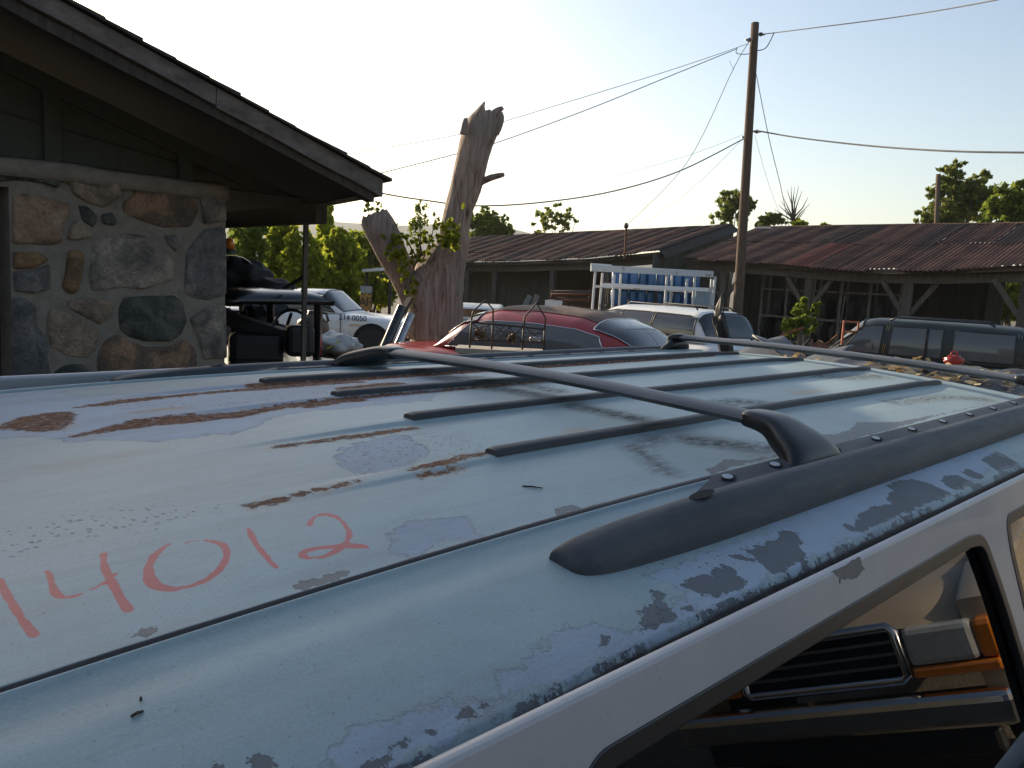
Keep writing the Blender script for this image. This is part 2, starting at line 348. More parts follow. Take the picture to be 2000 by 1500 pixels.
rust += .0022; chip += .0008
W_ = surf(U, Vg); nu, nv = U.shape
idx = np.arange(NP).reshape(nu, nv)
me = bpy.data.meshes.new('roof')
quads = np.stack([idx[:-1, :-1], idx[1:, :-1], idx[1:, 1:], idx[:-1, 1:]], -1).reshape(-1, 4)
me.vertices.add(NP); me.vertices.foreach_set('co', np.stack([U.ravel(), Vg.ravel(), W_.ravel()], 1).ravel())
me.loops.add(len(quads)*4); me.loops.foreach_set('vertex_index', quads.ravel())
me.polygons.add(len(quads)); me.polygons.foreach_set('loop_start', np.arange(0, len(quads)*4, 4)); me.polygons.foreach_set('loop_total', np.full(len(quads), 4))
me.update(); me.validate(); me.polygons.foreach_set('use_smooth', np.ones(len(quads), bool))
for nm, fl in (('ink', ink), ('chip', chip), ('rust', rust), ('peel', peel), ('pits', pits), ('dirt', dirt), ('dark', dark), ('stain', stain), ('seamr', seamr)):
    at_ = me.attributes.new(nm, 'FLOAT', 'POINT'); at_.data.foreach_set('value', fl.astype(np.float32))
# roof paint
m_roof, t, p = newmat('weathered_roof_paint')
tc = nd(t, 'ShaderNodeTexCoord')
def nz(scale, detail=6, rough=.6, sx=1, sy=1, off=0):
    mp = nd(t, 'ShaderNodeMapping'); mp.inputs['Scale'].default_value = (sx, sy, 1); mp.inputs['Location'].default_value = (off, off, 0)
    t.links.new(tc.outputs['Object'], mp.inputs[0]); n = nd(t, 'ShaderNodeTexNoise', Scale=scale, Detail=detail, Roughness=rough); t.links.new(mp.outputs[0], n.inputs[0]); return n.outputs[0]
def attr(nm): return nd(t, 'ShaderNodeAttribute', attribute_name=nm).outputs['Fac']
def mask(a, n, amp, soft):                           # (sdf + noise) -> 0..1 with edge softness in metres
    s = mth(t, 'ADD', a, mth(t, 'MULTIPLY', mth(t, 'SUBTRACT', n, .5), amp)); return mth(t, 'MULTIPLY_ADD', s, 1/soft, .5, clamp=True)
nf, nm_, nl, nst = nz(260, 4), nz(60, 7, .7), nz(5, 6, .6), nz(9, 8, .7, .25, 1.6)
clear = ramp(t, [(.3, (.275, .37, .39)), (.7, (.33, .43, .445))], nl)
peelc = ramp(t, [(.3, (.30, .375, .465)), (.7, (.365, .44, .525))], nl)
mp_ = mask(attr('peel'), nz(22, 8, .75), .09, .004); base = mixc(t, mp_, clear.outputs[0], peelc.outputs[0])
edge = mth(t, 'MULTIPLY', mth(t, 'MULTIPLY', mp_, mth(t, 'SUBTRACT', 1.0, mp_)), 1.6); base = mixc(t, edge, base, (.44, .48, .5))
base = mixc(t, mth(t, 'MULTIPLY', mth(t, 'MULTIPLY_ADD', nst, 5, -2.5, clamp=True), .5), base, (.20, .225, .23))
base = mixc(t, mth(t, 'MULTIPLY', mth(t, 'MULTIPLY_ADD', nz(30, 9, .8, .5, 1.2, 4), 5, -2.3, clamp=True), .28), base, (.40, .43, .43))
base = mixc(t, mth(t, 'MULTIPLY', mth(t, 'MULTIPLY_ADD', nz(2.2, 5, .6, .6, 1.4, 8), 4, -1.7, clamp=True), .35), base, (.21, .245, .26))     # weather streaks
base = mixc(t, mth(t, 'MULTIPLY', mth(t, 'MULTIPLY_ADD', nz(330, 2, .5), 14, -9.6, clamp=True), .75), base, (.13, .13, .125))       # fly specks
md = mth(t, 'MULTIPLY', mth(t, 'MULTIPLY_ADD', attr('dirt'), 26, .42, clamp=True), mth(t, 'MULTIPLY_ADD', nz(70, 8, .8, .6, 1.5), 5, -1.9, clamp=True)); base = mixc(t, mth(t, 'MULTIPLY', md, .9), base, (.085, .08, .072))
vor = nd(t, 'ShaderNodeTexVoronoi', Scale=150.0); t.links.new(tc.outputs['Object'], vor.inputs['Vector']); sepv = nd(t, 'ShaderNodeSeparateColor'); t.links.new(vor.outputs['Color'], sepv.inputs[0])
pitd = mth(t, 'MULTIPLY_ADD', mth(t, 'SUBTRACT', mth(t, 'MULTIPLY', sepv.outputs[0], .42), vor.outputs['Distance']), 12, .2, clamp=True)
mpit = mth(t, 'MULTIPLY', mask(attr('pits'), nz(45, 6, .7), .09, .02), pitd); base = mixc(t, mth(t, 'MULTIPLY', mpit, .8), base, (.14, .15, .17))
base = mixc(t, mth(t, 'MULTIPLY', mask(attr('stain'), nm_, .03, .012), mth(t, 'MULTIPLY_ADD', nf, 2.5, -.6, clamp=True)), base, (.36, .27, .16))
mi = mth(t, 'MULTIPLY', mask(attr('ink'), nz(60, 5, .6), .004, .0008), mth(t, 'MULTIPLY_ADD', nst, .4, .72, clamp=True)); base = mixc(t, mi, base, (.50, .085, .085))
mc = mask(attr('chip'), nz(75, 9, .76), .034, .0005); base = mixc(t, mc, base, mixc(t, nm_, (.105, .115, .125), (.135, .145, .155)))
mr0 = mask(attr('rust'), nm_, .13, .016); base = mixc(t, mth(t, 'MULTIPLY', mr0, .55), base, (.36, .26, .16))
mr = mth(t, 'MULTIPLY', mask(attr('rust'), nz(70, 9, .8), .05, .0035), mth(t, 'MULTIPLY_ADD', nz(150, 5, .7, .6, 1.3, 3), 9, -3.2, clamp=True)); base = mixc(t, mr, base, ramp(t, [(.3, (.03, .014, .01)), (.45, (.15, .062, .034)), (.6, (.27, .12, .055)), (.75, (.42, .27, .14))], nz(110, 8, .75, .7, 1.2, 6)).outputs[0])
msr = mask(attr('seamr'), nz(40, 8, .75, .35, 1), .010, .002); base = mixc(t, msr, base, ramp(t, [(.35, (.055, .03, .022)), (.65, (.16, .075, .05))], nf).outputs[0])
mdk = mask(attr('dark'), nz(30, 6, .7, .3, 1), .004, .0015); base = mixc(t, mdk, base, (.06, .05, .047))
hsv = nd(t, 'ShaderNodeHueSaturation'); t.links.new(base, hsv.inputs['Color']); t.links.new(mth(t, 'ADD', mth(t, 'MULTIPLY_ADD', nz(420, 2, .5), .35, .82), mth(t, 'MULTIPLY_ADD', nz(14, 8, .7, .5, 1.3, 2), .36, -.18)), hsv.inputs['Value']); base = hsv.outputs[0]
t.links.new(base, p.inputs['Base Color'])
p.inputs['Specular IOR Level'].default_value = .36
rg = mth(t, 'ADD', mth(t, 'MULTIPLY_ADD', nl, .14, .36), mth(t, 'ADD', mth(t, 'MULTIPLY', mp_, .13), mth(t, 'MULTIPLY', mth(t, 'MAXIMUM', mr, md), .4)), clamp=True); t.links.new(rg, p.inputs['Roughness'])
hh = mth(t, 'ADD', mth(t, 'MULTIPLY', mc, -.0012), mth(t, 'ADD', mth(t, 'MULTIPLY', mp_, -.0006), mth(t, 'ADD', mth(t, 'MULTIPLY', mr, mth(t, 'MULTIPLY', nf, .0012)), mth(t, 'MULTIPLY', mpit, -.0004))))
hh = mth(t, 'ADD', hh, mth(t, 'MULTIPLY', nl, .0012))
b = nd(t, 'ShaderNodeBump', Strength=1, Distance=1.0); t.links.new(hh, b.inputs['Height']); t.links.new(b.outputs[0], p.inputs['Normal'])
roof = link('roof', me, m_roof, suv); roof['label'] = 'pale blue-grey roof panel with peeling clear coat, rust streaks and hand-written red 14012'

# rubber strips on the ribs
m_strip = mat('strip_rubber', (.035, .036, .038), .55, var=.4, scale=25, stretch=(.5, 4, 4), bump=.0006)
for sv, (u0, u1) in zip(STRV, ((.722, 2.37), (.742, 2.40), (.745, 2.39), (.722, 2.36))):
    mb = MB(); uu = np.concatenate([[u0, u0+.002, u0+.012], np.linspace(u0+.03, u1-.03, 40), [u1-.008, u1]]); prof = [(-.0125, 0), (-.0115, .006), (-.008, .0085), (0, .0092), (.008, .0085), (.0115, .006), (.0125, 0)]
    base_i = 0
    for k, x in enumerate(uu):
        e = .35 if k == 0 else (.8 if k == 1 else (.5 if k == len(uu)-1 else 1)); ww = float(surf(x, sv, True))-.001
        for a, h in prof: mb.v.append((x, sv+a*(1 if 0 < k < len(uu)-1 else .8)+.0015*math.sin(x*5+sv*9), ww+h*e))
    n = len(prof)
    for k in range(len(uu)-1):
        for j in range(n-1): mb.f.append((k*n+j, (k+1)*n+j, (k+1)*n+j+1, k*n+j+1))
    mb.f.append(tuple(range(n))); mb.f.append(tuple(range((len(uu)-1)*n, len(uu)*n))[::-1])
    autosmooth(mb.build('rub_strip', m_strip, suv), 50)

# roof rails
m_rail = mat('rail_plastic', (.034, .040, .049), .55, scale=14, stretch=(.5, 3, 3), bump=.0006, bscale=220, col2=(.055, .060, .066), thr=(.38, .55))
m_hole = mat('dark_recess', (.01, .01, .011), .9)
def rail(side):
    mb = MB(); s = 1 if side == 'near' else -1
    # (offset from rail centre towards the outside, height), around the section
    sec = [(.046, -.006), (.0445, .006), (.039, .020), (.030, .0315), (.020, .0375), (.010, .0385), (.004, .036), (.0, .030), (-.005, .022), (-.016, .0235), (-.034, .0285), (-.046, .029), (-.0495, .022), (-.051, -.006)]
    cv = VC-s*(.572); u0, u1 = .562, 2.46
    uu = np.concatenate([u0+.30*np.linspace(0, 1, 26)**2, np.linspace(u0+.33, u1-.3, 40), u1-.28*np.linspace(1, 0, 16)**2])
    for x in uu:
        a = min((x-u0)/.30, (u1-x)/.26, 1); hgt = max(0, 1-(1-a)**2)**.38; wid = max(0, 1-(1-min(a*3.4, 1))**4)**.25; wid = .38+.62*wid; hgt = .22+.78*hgt
        for o_, h in sec:
            hh_ = h
            if o_ < -.01: hh_ = h*(.30+.70*np.clip((x-u0-.19)/.14, 0, 1)); hh_ = h if h < 0 else hh_
            o2 = o_*wid*(1 if o_ > 0 else (.16+.84*np.clip((x-u0-.17)/.16, 0, 1)))
            v = cv-s*o2+s*.016*max(0, 1-(x-u0)/.28)**2; z0 = float(surf(x, v, False)); mid = float(surf(x, cv, False))
            drop = 0 if s > 0 else .020
            z = z0-.004 if h < 0 else mid-.002+(hh_-drop*(h/.0385))*hgt
            mb.v.append((x, v, max(z, z0-.004)))
    n = len(sec)
    for k in range(len(uu)-1):
        for j in range(n-1):
            q = (k*n+j, (k+1)*n+j, (k+1)*n+j+1, k*n+j+1); mb.f.append(q if s > 0 else q[::-1])
    mb.f.append(tuple(range(n))); mb.f.append(tuple(range((len(uu)-1)*n, len(uu)*n))[::-1])
    r = autosmooth(mb.build('roof_rail', m_rail, suv), 38)
    r['label'] = 'dark plastic roof rail with slotted inner flange' + (' beside the door windows' if s > 0 else ' on the side facing the stone house')
    for x in list(np.arange(1.20, 2.3, .155))+[1.02, .90]:           # slots in the inner flange: pale bottom seen through a dark rim
        v = cv+s*.030; z = float(surf(x, cv, False))+.0262-(0 if s > 0 else .0135)
        m2 = MB(); q = [(x+.012*math.cos(a)*(1.2 if abs(math.cos(a)) > .5 else 1), v+.0075*math.sin(a), z) for a in np.linspace(0, 2*math.pi, 14, False)]
        q = [(a_, b2, c2+.26*s*(b2-v)) for a_, b2, c2 in q]; m2.add([(c[0], c[1], c[2]+.0004) for c in q], [tuple(range(14))]); m2.build('slot', m_hole, r)
        m3 = MB(); m3.add([(c[0]-.0018, c[1]+.0012*s, c[2]+.0012+.26*s*.0012) for c in [((q[i][0]-x)*.72+x, (q[i][1]-v)*.74+v, z+(q[i][2]-z)*.74) for i in range(14)]], [tuple(range(14))]); m3.build('slot_bottom', m_slotpale, r)
    m4 = MB(); x = .77; v = cv-s*.013; q = []
    for a in np.linspace(0, 2*math.pi, 16, False):
        xx, vq = x+.022*math.cos(a), v+.008*math.sin(a); q.append((xx, vq))
    # screw cap near the nose
    zz = float(surf(x, cv, False))+.0368*math.sqrt(1-(1-(x-u0)/.30)**2)-(0 if s > 0 else .02)
    m4.add([(a, b_, zz+.0016+.10*(a-x)) for a, b_ in q], [tuple(range(16))]); m4.build('screw_hole', m_hole, r)
    return r
m_slotpale = mat('slot_pale', (.45, .49, .52), .5)
rail('near'); rail('far')

# crossbars with their feet
m_bar = mat('bar_alloy', (.15, .16, .175), .45, var=.4, scale=10, stretch=(3, .4, 3), bump=.0003, spec=.5)
m_foot = mat('foot_plastic', (.012, .012, .013), .3, var=.3, scale=14)
for (un, vn, wn), (uf, vf, wf), lab in (((1.118, .592, .036), (1.096, 1.457, .020), 'crossbar over the middle of the roof'), ((2.363, .548, .032), (2.377, 1.574, .016), 'crossbar over the rear edge of the roof')):
    mb = MB(); sec = [(.026*math.cos(a)*(1-.15*(math.sin(a) < 0)), .0105*math.sin(a)) for a in np.linspace(0, 2*math.pi, 16, False)]
    T = np.linspace(0, 1, 24)
    for q in T:
        u, v = un+(uf-un)*q, vn+(vf-vn)*q; z = wn+(wf-wn)*q+.010*math.sin(math.pi*q)
        for a, h in sec: mb.v.append((u+a, v, z+h))
    for k in range(23):
        for j in range(16): mb.f.append((k*16+j, k*16+(j+1) % 16, (k+1)*16+(j+1) % 16, (k+1)*16+j))
    mb.f.append(tuple(range(16))[::-1]); mb.f.append(tuple(range(23*16, 24*16)))
    br = autosmooth(mb.build('crossbar', m_bar, suv), 40); br['label'] = lab
    for (u, v, z, s) in ((un, vn, wn, 1), (uf, vf, wf, -1)):     # foot sweeps from the bar end down into the rail
        rv = VC-s*.555; rz = float(surf(u, rv, False))+(.020 if s > 0 else .010)
        st = [(v+s*.022, z, .026, .0125), (v-s*.0, z+.001, .029, .0145), (v-s*.03*1, z-.002, .033, .017), ((v*.5+rv*.5)-s*.0, z*.62+rz*.38, .048, .02), (rv+s*.016, z*.25+rz*.75, .064, .02), (rv+s*.006, rz-.004, .078, .018), (rv+s*.002, rz-.028, .082, .014)]
        mf = MB(); n = 16
        for i, (vv_, zz_, hu, ht) in enumerate(st):
            p0 = st[max(i-1, 0)]; p1 = st[min(i+1, len(st)-1)]; dv, dz = p1[0]-p0[0], p1[1]-p0[1]; L = math.hypot(dv, dz) or 1; nvv, nz_ = -dz/L*(-1 if s > 0 else 1), dv/L*(-1 if s > 0 else 1)
            for a in np.linspace(0, 2*math.pi, n, False):
                ca, sa = math.cos(a), math.sin(a); e = .6
                x_ = hu*math.copysign(abs(ca)**e, ca); h_ = ht*math.copysign(abs(sa)**e, sa)
                mf.v.append((u+x_+.004*i/6, vv_+nvv*h_, zz_+nz_*h_))
        for k in range(len(st)-1):
            for j in range(n): mf.f.append((k*n+j, k*n+(j+1) % n, (k+1)*n+(j+1) % n, (k+1)*n+j))
        mf.f.append(tuple(range(n))[::-1]); mf.f.append(tuple(range((len(st)-1)*n, len(st)*n)))
        o = mf.build('bar_foot', m_foot, br, smooth=True); sd = o.modifiers.new('s', 'SUBSURF'); sd.levels = sd.render_levels = 2

# body side with window openings (left side), mirrored for the far side
TB = math.radians(15); m_side, t, p = newmat('side_paint')
tc = nd(t, 'ShaderNodeTexCoord'); n1 = nd(t, 'ShaderNodeTexNoise', Scale=9, Detail=8, Roughness=.65); t.links.new(tc.outputs['Object'], n1.inputs[0])
bs = ramp(t, [(.3, (.36, .36, .375)), (.7, (.43, .43, .445))], n1.outputs[0]).outputs[0]
n2 = nd(t, 'ShaderNodeTexNoise', Scale=220, Detail=3); t.links.new(tc.outputs['Object'], n2.inputs[0]); bs = mixc(t, mth(t, 'MULTIPLY', mth(t, 'MULTIPLY_ADD', n2.outputs[0], 8, -5.2, clamp=True), .5), bs, (.2, .19, .18))
t.links.new(bs, p.inputs['Base Color']); p.inputs['Roughness'].default_value = .38; p.inputs['Coat Weight'].default_value = .15
PS = np.array([0, .318, -.072]); TD = np.array([0, -math.sin(TB), -math.cos(TB)]); TN = np.array([0, -math.cos(TB), math.sin(TB)])
CL = np.array([0, 0, CH])
def side_uq(x, y): r = lray(x, y); q = CL+r*(((PS-CL)@TN)/(r@TN)); return (q[0], (q-PS)@TD)
def sidepart(name, loops, off, depth, bevel, m, far, parent=None):
    # plate in the side plane: x = u, y = -q ; placed with its outer face 'off' outside
    mw = Matrix.Identity(4)
    ax = [(1, 0, 0), tuple(-TD), tuple(TN)]
    for j in range(3):
        for i in range(3): mw[i][j] = ax[j][i]
    cc = PS+TN*(off-depth/2-bevel)
    for i in range(3): mw[i][3] = cc[i]
    o = curve_plate(name, [[(a, -b_) for a, b_ in l] for l in loops], depth, bevel, m, parent or suv, mw)
    if far:
        for vtx in o.data.vertices: vtx.co.y = 2*VC-vtx.co.y
        o.data.flip_normals()
    return o
win = {'front': [(-.62, .36), (-.30, .012), (.25, .012), (.30, .03), (.36, .40)],
       'rear': [(.46, .40), (.395, .05), (.42, .015), (1.22, .013), (1.275, .022), (1.33, .115), (1.46, .40)],
       'quarter': [(1.49, .40), (1.385, .06), (1.385, .014), (2.12, .016), (2.28, .05), (2.36, .40)]}
winr = {'front': [.05, .06, .05, .03, .04], 'rear': [.05, .03, .05, .09, .06, .05, .05], 'quarter': [.05, .04, .05, .08, .08, .05]}
m_gasket = mat('window_gasket', (.014, .015, .018), .35, var=.3, scale=20)
m_win = glassmat('privacy_glass', (.10, .11, .12), 1.62, .02, .006)
for far in (False, True):
    holes = {k: rounded(win[k], winr[k], 6) for k in win}
    outer = [(-1.0, .42), (-.70, .20), (-.42, -.028), (2.44, -.028), (2.5, .10), (2.6, .42)]
    fr = sidepart('door_frame_panel', [outer]+list(holes.values()), 0, .006, .004, m_side, far)
    if not far:   # chipped-to-primer patch above the window
        qs = [side_uq(1100+x*.45, 850+y*.45) for x, y in [(1175,590),(1250,545),(1280,535),(1305,575),(1270,620),(1240,625),(1215,620),(1200,645),(1195,620)]]
        qq = []
        for i_ in range(len(qs)):
            for s_ in (0, .33, .66): qq.append((qs[i_][0]*(1-s_)+qs[(i_+1) % len(qs)][0]*s_+R.gauss(0, .0016), qs[i_][1]*(1-s_)+qs[(i_+1) % len(qs)][1]*s_+R.gauss(0, .0016)))
        qs = qq
        sidepart('paint_chip', [qs], .0006, .0008, 0, mat('chip_primer', (.22, .2, .19), .7, var=.2, scale=40), far, fr)
    for k, h in holes.items():
        gl = sidepart('window', [h], -.013, .003, 0, m_win, far); gl['label'] = 'dark %s side window glass' % k
        H_ = np.array(h); tg = np.roll(H_, -1, 0)-np.roll(H_, 1, 0); nn = np.stack([tg[:, 1], -tg[:, 0]], 1); nn /= np.maximum(np.linalg.norm(nn, axis=1), 1e-9)[:, None]
        if np.sum(nn*(H_-H_.mean(0))) < 0: nn = -nn
        sidepart('gasket', [H_+nn*.003, H_-nn*.011], .0012, .009, .002, m_gasket, far, gl)
    # drip lip between the roof gap and the door frames
    mb = MB(); sec = [(.338, -.092), (.3375, -.074), (.3355, -.0675), (.332, -.066), (.328, -.0675), (.3245, -.072), (.3215, -.078), (.3135, -.100)]
    uu = np.linspace(-.42, 2.44, 90)
    for x in uu:
        dz = float(surf(x, .40, False)-surf(1.2, .40, False))
        for a, h in sec: mb.v.append((x, a if not far else 2*VC-a, h+dz*(1 if h > -.09 else .2)))
    n = len(sec)
    for k in range(89):
        for j in range(n-1):
            q = (k*n+j, (k+1)*n+j, (k+1)*n+j+1, k*n+j+1); mb.f.append(q if not far else q[::-1])
    autosmooth(mb.build('drip_rail', m_side, suv), 60)
    # gap bottom
    mesh('roof_gap', [(-.42, .37, -.088), (2.44, .37, -.088), (2.44, .33, -.088), (-.42, .33, -.088)] if not far else [(-.42, 2*VC-.36, -.085), (2.44, 2*VC-.36, -.085), (2.44, 2*VC-.33, -.085), (-.42, 2*VC-.33, -.085)], [(0, 1, 2, 3)], m_hole, suv)
# lower body, glass ends, bonnet, wheels
def q2v(q): return PS+TD*q
b0 = q2v(.42); HB = VC-b0[1]+.012                     # half width at the belt
mb = MB(); zb = b0[2]; ZG = -1.70
for s in (-1, 1):
    pts = [(-2.35, -1.35), (-2.35, -.85), (-2.2, -.70), (-1.0, zb+.02), (2.56, zb+.02), (2.66, -.75), (2.66, -1.35)]
    arch = lambda c: [(c+.40*math.cos(a), -1.345+.40*math.sin(a)) for a in np.linspace(0, math.pi, 9)]
    prof = pts+arch(1.75)+arch(-1.35)
    curve_plate('body_side', [[(a, b_) for a, b_ in prof]], .02, .012, m_side, suv, Matrix(((1, 0, 0, 0), (0, 0, s, VC+s*HB), (0, 1, 0, 0), (0, 0, 0, 1))))
hoodp = [(-2.36, -.95), (-2.3, -.78), (-2.15, -.70), (-1.5, -.62), (-1.02, zb+.03)]
mb = MB()
for i, (x, z) in enumerate(hoodp):
    for a in np.linspace(-1, 1, 9): mb.v.append((x, VC+a*HB, z+.03*(1-a*a)))
for i in range(4):
    for j in range(8): mb.f.append((i*9+j, (i+1)*9+j, (i+1)*9+j+1, i*9+j+1))
mb.build('bonnet', m_side, suv, True)
yt = lambda z_: (PS[1]+(z_-PS[2])*math.tan(TB)) # side plane v at a height
fz, rz_ = float(surf(-.95, VC)), float(surf(2.48, VC))
def endglass(name, x0, z0, x1, z1, m):
    v0, v1 = yt(z0)+.02, yt(z1)+.06; mb = MB(); n = 10
    for x, z, v in ((x0, z0, v0), (x1, z1, v1)):
        for a in np.linspace(0, 1, n): mb.v.append((x+(-.12 if x0 < 0 else .06)*math.sin(math.pi*a), v+(2*VC-2*v)*a, z+(.0 if z == z0 else .02*math.sin(math.pi*a))))
    mb.f += [(j, j+1, n+j+1, n+j) for j in range(n-1)]; return mb.build(name, m, suv, True)
endglass('windscreen', -1.45, zb+.02, -.96, fz-.05, m_glassd); endglass('rear_window', 2.60, zb+.02, 2.50, rz_-.05, m_glassd)
MB().box((2.64, VC, -.95), (.04, 2*HB-.04, .9)).build('tailgate', m_side, suv, bevel=.01)
MB().box((2.72, VC, -1.2), (.12, 2*HB, .2)).build('rear_bumper', m_black, suv, bevel=.03)
MB().box((-2.42, VC, -1.15), (.14, 2*HB, .22)).build('front_bumper', m_black, suv, bevel=.03)
MB().box((-2.345, VC, -.9), (.03, 1.0, .18)).build('grille', m_black, suv, bevel=.01)
MB().box((.15, VC, -1.28), (4.5, 2*HB-.1, .12)).build('floor_pan', m_black, suv)
for x in (-.25, .75):
    for dv in (-.36, .36):
        st = MB().box((x+.1, VC+dv, -.98), (.52, .5, .16)).build('seat', m_black, suv, bevel=.05); MB().box((x+.36, VC+dv, -.62), (.14, .48, .68)).build('seat_back', m_black, st, bevel=.05)
def wheel(parent, c, r=.36, wd=.22, axis='y', tm=None, rim=None):
    m = Matrix.Rotation(math.pi/2, 3, 'X')
    ty = MB().lathe([(r*.60, -wd/2), (r*.92, -wd/2), (r, -wd*.36), (r, wd*.36), (r*.92, wd/2), (r*.60, wd/2)], c, 28, m).build('tyre', m_rubber, None, bevel=0)
    wh = parent; ty.parent = parent; autosmooth(ty, 40)
    MB().lathe([(r*.12, -wd*.42), (r*.60, -wd*.40), (r*.62, -wd*.1), (r*.62, wd*.1), (r*.60, wd*.40), (r*.12, wd*.42)], c, 20, m).build('rim', rim or m_steel, ty)
for x in (1.75, -1.35):
    for s in (-1, 1): wheel(suv, (x, VC+s*(HB-.12), ZG+.36-(.025 if s > 0 else -.03)))
# twigs lying on the roof
def twig(x, y, L, ang, r, lab):
    u, v = uv(x, y); z = float(surf(u, v))+r; d = np.array([math.cos(ang), math.sin(ang), 0])*L/2
    ps = [ORG+LU*a+LV*b_+LN*c for a, b_, c in ((u-d[0], v-d[1], z), (u, v+.15*L*.1, z+.0006), (u+d[0], v+d[1], z))]
    tag(MB().tube(ps, [r, r*1.1, r*.7], 6).build('twig', m_dkwood, None, True), lab, 'twig')
twig(1040, 953, .024, -.9, .0010, 'thin dark twig lying on the roof in line with the last red digit')
twig(268, 1397, .008, .2, .0010, 'short stubby brown twig lying below the red digits near the door')
twig(275, 1367, .004, 1.2, .0008, 'tiny crumb of bark beside the stubby twig below the digits')
# ------------------------------------------------------------------ stone house at the left
UPW = np.array([0, 0, 1.0])
def hdir(x): r = ray(x, HZ(x)); r[2] = 0; return nrm(r)
E1 = hdir(2507); E2 = hdir(112)                      # along the gable wall, along the eaves
NW = np.array([E1[1], -E1[0], 0])                    # gable wall normal, towards the yard
P0 = at(440, HZ(440), 6.0); P0[2] = 0
def wp(x, y, off=0.):                               # photo pixel -> (a, z) on the gable wall plane
    q = onplane(x, y, P0+NW*off, NW); return ((q-P0)@E1, q[2])
def W3(a, z, off=0.): return P0+E1*a+UPW*z+NW*off
house = thing('stone_house', 'fieldstone house with dark board gable and sagging shingled roof beside the SUV', 'house', P0)
HI = Matrix.Translation(-V(P0))
def hp(mb, *a, **k):                                # world-space builder -> child of the house
    o = mb.build(*a, **k); o.data.transform(HI); return o
aD, _ = wp(20, 500); _, zL = wp(10, 365); aL = -6.2
ztop0 = wp(0, 310)[1]; ztop1 = wp(440, 362)[1]; zt = (ztop0+ztop1)/2
TH = .35
def wbox(mb, a0, a1, z0, z1, front, back):
    v = [W3(a, z, o) for o in (front, back) for a, z in ((a0, z0), (a1, z0), (a1, z1), (a0, z1))]
    return mb.add(v, [(0, 1, 2, 3), (7, 6, 5, 4), (0, 4, 5, 1), (1, 5, 6, 2), (2, 6, 7, 3), (3, 7, 4, 0)])
wall = MB(); wbox(wall, aD, 0, 0, zt, 0, -TH); wbox(wall, aD-1.0, aD, zL, zt, 0, -TH); wbox(wall, aL, aD-1.0, 0, zt, 0, -TH)
wall = hp(wall, 'wall', m_mortar, house)
side = MB(); q = [W3(-.02, 0, -TH-.001), W3(-.02, 0, -TH)+E2*7, W3(-.02, zt, -TH)+E2*7, W3(-.02, zt, -TH-.001)]
side.add(q+[p_-E1*.3 for p_ in q], [(0, 1, 2, 3), (7, 6, 5, 4), (3, 2, 6, 7), (1, 0, 4, 5)]); hp(side, 'wall', m_mortar, house)
dr = MB(); wbox(dr, aD-1.0, aD, 0, zL, -.22, -.27); hp(dr, 'door', m_dkwood, house)
# stones traced on the wall plane
def stonemat(name, c1, c2, c3):
    m, t, p = newmat(name); tc = nd(t, 'ShaderNodeTexCoord'); n = nd(t, 'ShaderNodeTexNoise', Scale=5.5, Detail=9, Roughness=.62, Distortion=.6); t.links.new(tc.outputs['Object'], n.inputs[0])
    r = ramp(t, [(.36, c1), (.5, c2), (.62, c3)], n.outputs[0]); n2 = nd(t, 'ShaderNodeTexNoise', Scale=45, Detail=6, Roughness=.7); t.links.new(tc.outputs['Object'], n2.inputs[0])
    c = mixc(t, .55, r.outputs[0], ramp(t, [(.3, (.25, .25, .25)), (.7, (.85, .85, .85))], n2.outputs[0]).outputs[0], 'OVERLAY'); t.links.new(c, p.inputs['Base Color']); p.inputs['Roughness'].default_value = .88
    b = nd(t, 'ShaderNodeBump', Strength=1, Distance=.035); t.links.new(n2.outputs[0], b.inputs['Height']); t.links.new(b.outputs[0], p.inputs['Normal']); return m
SM = {'g': stonemat('stone_grey', (0.128, 0.117, 0.107), (0.282, 0.246, 0.204), (0.422, 0.363, 0.291)), 'b': stonemat('stone_blue', (0.109, 0.111, 0.107), (0.192, 0.187, 0.178), (0.320, 0.287, 0.255)),
      't': stonemat('stone_tan', (0.205, 0.158, 0.117), (0.346, 0.263, 0.189), (0.422, 0.333, 0.245)), 'p': stonemat('stone_pink', (0.179, 0.140, 0.107), (0.384, 0.240, 0.158), (0.435, 0.316, 0.224)),
      'o': stonemat('stone_ochre', (0.166, 0.117, 0.071), (0.282, 0.164, 0.076), (0.346, 0.222, 0.112)), 'd': stonemat('stone_dark', (0.045, 0.053, 0.044), (0.077, 0.084, 0.071), (0.154, 0.146, 0.122)),
      'n': stonemat('stone_brown', (0.115, 0.099, 0.087), (0.192, 0.135, 0.092), (0.384, 0.234, 0.143))}
